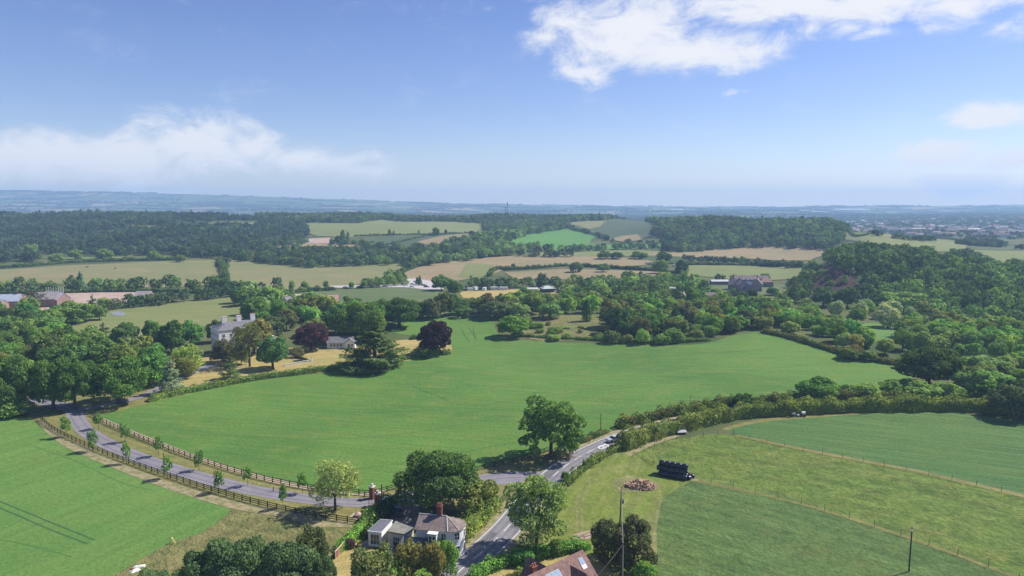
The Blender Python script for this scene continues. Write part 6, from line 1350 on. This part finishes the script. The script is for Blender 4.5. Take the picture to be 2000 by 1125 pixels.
# ------------------------------------------------------------------ vehicles
TYRE = plain('tyre', (.02, .02, .02), .9, .1, 3); SILV = plain('silver_paint', (.48, .49, .52), .3, .05, 2, spec=.6, metal=.2)
def car_meshes(m):
    L_, W_ = 4.2, 1.75; pf = [(-2.1,.35),(2.1,.35),(2.1,.75),(1.95,.88),(1.0,.98),(-1.75,1.0),(-2.08,.9)]; w = W_/2
    def ext(pr, w0, w1f=None):
        n = len(pr); vs = [(x, -w0, z) for x, z in pr]+[(x, w0, z) for x, z in pr]; return vs, [tuple(range(n)), tuple(range(n, 2*n))[::-1]]+[(i, i+n, (i+1) % n+n, (i+1) % n) for i in range(n)]
    body = MB().add(*ext(pf, w)).mesh('body', m); cb = [(1.0,.98),(.35,1.42),(-1.2,1.45),(-1.8,1.0)]; n = 4
    vs = [(x, -(w-.04 if z < 1.1 else w-.22), z) for x, z in cb]+[(x, (w-.04 if z < 1.1 else w-.22), z) for x, z in cb]; cab = MB().add(vs, [tuple(range(4)), tuple(range(4, 8))[::-1]]+[(i, i+4, (i+1) % 4+4, (i+1) % 4) for i in range(4)]).mesh('cabin_glass', GLASS)
    roof = MB().box(-1.2, .38, -(w-.24), w-.24, 1.44, 1.48).mesh('roof', m); wheel = MB().tube((0,-.1,0), (0,.1,0), .33, .33, 14).mesh('wheel', TYRE)
    return body, cab, roof, wheel
CARM = {}
def car(p, rz, m, label, group=None, name='parked_car', sc=1.):
    if m.name not in CARM: CARM[m.name] = car_meshes(m)
    b, c, r, w = CARM[m.name]; e = thing(name, label, 'car', p, rz, group); e.scale = (sc, sc, sc); link('body', b, e); link('cabin_glass', c, e); link('roof', r, e)
    for x in (-1.3, 1.3):
        for y in (-.8, .8): link('wheel', w, e, (x, y, .33))
    return e
WPAINT = plain('white_paint', (.72, .72, .72), .35, .05, 2, spec=.5); DPAINT = plain('dark_paint', (.05, .06, .08), .3, .05, 2, spec=.5); RPAINT = plain('red_paint', (.35, .06, .05), .35, .05, 2); BPAINT = plain('blue_paint', (.10, .16, .28), .35, .05, 2)
car(P(1199, 863)+Vector((0, 0, .15)), math.radians(207), SILV, 'silver car on the road by the end of the long hedge')
i = 0; Ls_ = ['white car at the left end of the roadside row','white car, second in the roadside row','dark car behind the trees of the roadside row','white car before the big green tree','dark car near the car park entrance','white car among trees at the roadside','white car at the left of the car park','silver car in the middle of the car park','blue car in the middle of the car park','white car under the dark conifers','silver car at the back of the car park','white car at the front of the car park','dark car at the right of the car park','red car at the left of the car park','silver car right of the hedge in the car park']
for x, y, m, rz in [(675,563,WPAINT,.1),(706,562,WPAINT,.0),(702,562.5,DPAINT,.1),(727,561,WPAINT,.1),(752,561,DPAINT,.2),(738,560,WPAINT,0),(792,559,WPAINT,.4),(806,557,SILV,.3),(829,559,BPAINT,.2),(800,552,WPAINT,1.2),(812,552,SILV,.5),(805,562,WPAINT,.2),(833,562,DPAINT,.3),(788,556,RPAINT,.9),(818,556,SILV,1.3)]:
    car(P(x, y)+Vector((0, 0, .1)), rz, m, Ls_[i]); i += 1
def caravan(p, rz, L_, label, name='caravan', m=WPAINT, cat='caravan', hh=2.5):
    e = thing(name, label, cat, p, rz); W_ = 1.1; pr = [(-L_/2,.5),(L_/2,.5),(L_/2+.15,1.2),(L_/2-.3,hh),(-L_/2+.2,hh+.05),(-L_/2-.1,1.4)]; n = len(pr)
    MB().add([(x,-W_,z) for x, z in pr]+[(x,W_,z) for x, z in pr], [tuple(range(n)), tuple(range(n, 2*n))[::-1]]+[(i, i+n, (i+1) % n+n, (i+1) % n) for i in range(n)]).build('body', m, e)
    for x in (-L_*.28, L_*.2): MB().box(x-.5, x+.5, -W_-.03, W_+.03, 1.4, 2.0).build('window', GLASS, e)
    for y in (-1, 1): MB().tube((-.2,y-.1,.35), (-.2,y+.1,.35), .35, n=12).build('wheel', TYRE, e)
    MB().box(L_/2, L_/2+1.1, -.05, .05, .45, .55).build('drawbar', DKM, e)
for x, y, L_, rz, lab in [(928,567,4.5,1.2,'white caravan at the left of the caravan ground'),(946,568,4.5,1.4,'white caravan, second from the left'),(966,567,5.5,.1,'white caravan, third from the left'),(984,567,6.5,.05,'long white caravan, fourth from the left'),(918,569,4,.4,'grey caravan under the dark tree'),(1077,567,5.5,.4,'white caravan at the top of the right hand group'),(1086,570,6,.3,'white caravan in the middle of the right hand group'),(1094,573,6,.5,'white caravan at the right end of the caravan ground'),(1267,543.5,5,.1,'white van parked on the tan field')]:
    p = P(x, y); caravan(p, rz, L_, lab)
car(P(1037, 573), .1, WPAINT, 'white car in front of the grey shed'); car(P(1053, 571), .1, RPAINT, 'red car between the grey shed and the dark barn'); car(P(1048, 570), .3, WPAINT, 'white car beside the red one near the dark barn')
for x, y, m, l in [(1264,516,WPAINT,'white vehicle on the tan field, left one'),(1270,516.5,SILV,'silver vehicle on the tan field beside the white one'),(1311,516,DPAINT,'dark vehicle under the hedge corner tree'),(1317,521,WPAINT,'white vehicle below the hedge corner tree'),(1428,577,BPAINT,'blue car before the old brick house'),(1447,577,WPAINT,'white car before the gabled hall'),(1436,579,DPAINT,'dark car on the yard of the gabled hall'),(1226,590,SILV,'silver car glimpsed through the valley wood')]:
    car(P(x, y)+Vector((0, 0, .1)), .2, m, l, sc=1.25)
GARDEN()
# cattle far off on the pale pasture
def cow(p, rz, label):
    bm = bmesh.new(); sk = [((-.9,0,1.15),.36),((-.3,0,1.12),.42),((.4,0,1.15),.40),((.85,0,1.2),.30),((1.15,0,1.25),.2),((1.45,0,1.1),.17),((1.7,0,.95),.11)]
    mb = MB()
    for (a, r0), (b, r1) in zip(sk[:-1], sk[1:]): mb.tube(a, b, r0, r1, 10)
    for x in (-.8, .7):
        for y in (-.22, .22): mb.tube((x, y, 1.1), (x, y, 0), .13, .07, 6)
    tag(mb.build('cow', plain('brown_hide', (.06, .04, .03), .9), None, p, rz), label, 'cow')
cow(P(170, 523), .5, 'brown cow on the pale pasture, left one'); cow(P(225, 526), 2.5, 'brown cow on the pale pasture, right one')
# ------------------------------------------------------------------ the town on the plain
def town():
    rng = random.Random(21); roofs = [('red', plain('town_red_roof', (.26, .15, .125), .85, .3, .1)), ('brown', plain('town_brown_roof', (.19, .145, .13), .85, .3, .1)), ('grey', plain('town_grey_roof', (.25, .25, .27), .85, .3, .1))]; walls = [RENDER, BRICK, CREAM]
    protos = []
    for ri, (nm, rm) in enumerate(roofs):
        for wi, wm in enumerate(walls):
            L_, Wd, ev, rd = 13+3*wi, 8, 5, 7.8; x0 = -L_/2; wmesh = MB().box(x0, -x0, -Wd/2, Wd/2, -1, ev).add([(x0,-4,ev),(x0,4,ev),(x0,0,rd-.1),(-x0,-4,ev),(-x0,4,ev),(-x0,0,rd-.1)], [(0,2,1),(3,4,5)]).mesh('wall', wm)
            rmesh = MB().add([(x0-.3,-4.4,ev-.2),(-x0+.3,-4.4,ev-.2),(-x0+.3,4.4,ev-.2),(x0-.3,4.4,ev-.2),(x0-.3,0,rd),(-x0+.3,0,rd)], [(0,1,5,4),(2,3,4,5),(3,2,1,0)]).mesh('roof', rm); protos.append((nm, wmesh, rmesh))
    tr = []
    n = 0
    while n < 290:
        px = rng.uniform(1655, 2060); Y = 1280*(3000/1280)**rng.random(); x = (px-1000)/FPX*Y; 
        if Y < 1500 and px < 1760: continue
        nm, w, r = protos[rng.randrange(9)]; e = thing('town_house', nm+' roofed house in the town on the plain', 'house', (x, Y, float(H(x, Y))), rng.choice([0, .3, 1.5, -.5])+rng.uniform(-.2, .2), nm+' roofed houses of the far town'); s = rng.uniform(.85, 1.25); e.scale = (s, s, s); link('wall', w, e); link('roof', r, e); n += 1
    k = 0
    for px, row, L_ in [(1662,436,36),(1692,434,44),(1722,440,40),(1790,452,30),(1882,436,34),(1930,436,60),(1775,438,28),(1900,452,26)]:
        p = P(px, row); e = thing('warehouse', 'white roofed warehouse in the far town', 'warehouse', p, rng.uniform(-.1, .1), 'white roofed warehouses of the far town'); block(e, L_, 18, 6, 8, RENDER, TIN, 0., x0=-L_/2)
    for px, row, L_ in [(1645,411,110),(1660,410.5,160),(1680,411,90),(1320,411,70)]:
        p = P(px, row); e = thing('glasshouse', 'pale glasshouse on the distant plain', 'glasshouse', p, 0, 'pale glasshouses on the distant plain'); block(e, L_*1.3, 60, 7, 10, RENDER, WHT, 0., x0=-L_*.65)
    q = np.array([((px-1000)/FPX*Y, Y) for px, Y in [(rng.uniform(1640, 2090), 1250*(3300/1250)**rng.random()) for _ in range(1500)]])
    mass('town_trees_mass', 'trees growing between the houses of the far town', [(q, (5, 10), (7, 14), FWD, 0)], LOW)
town()
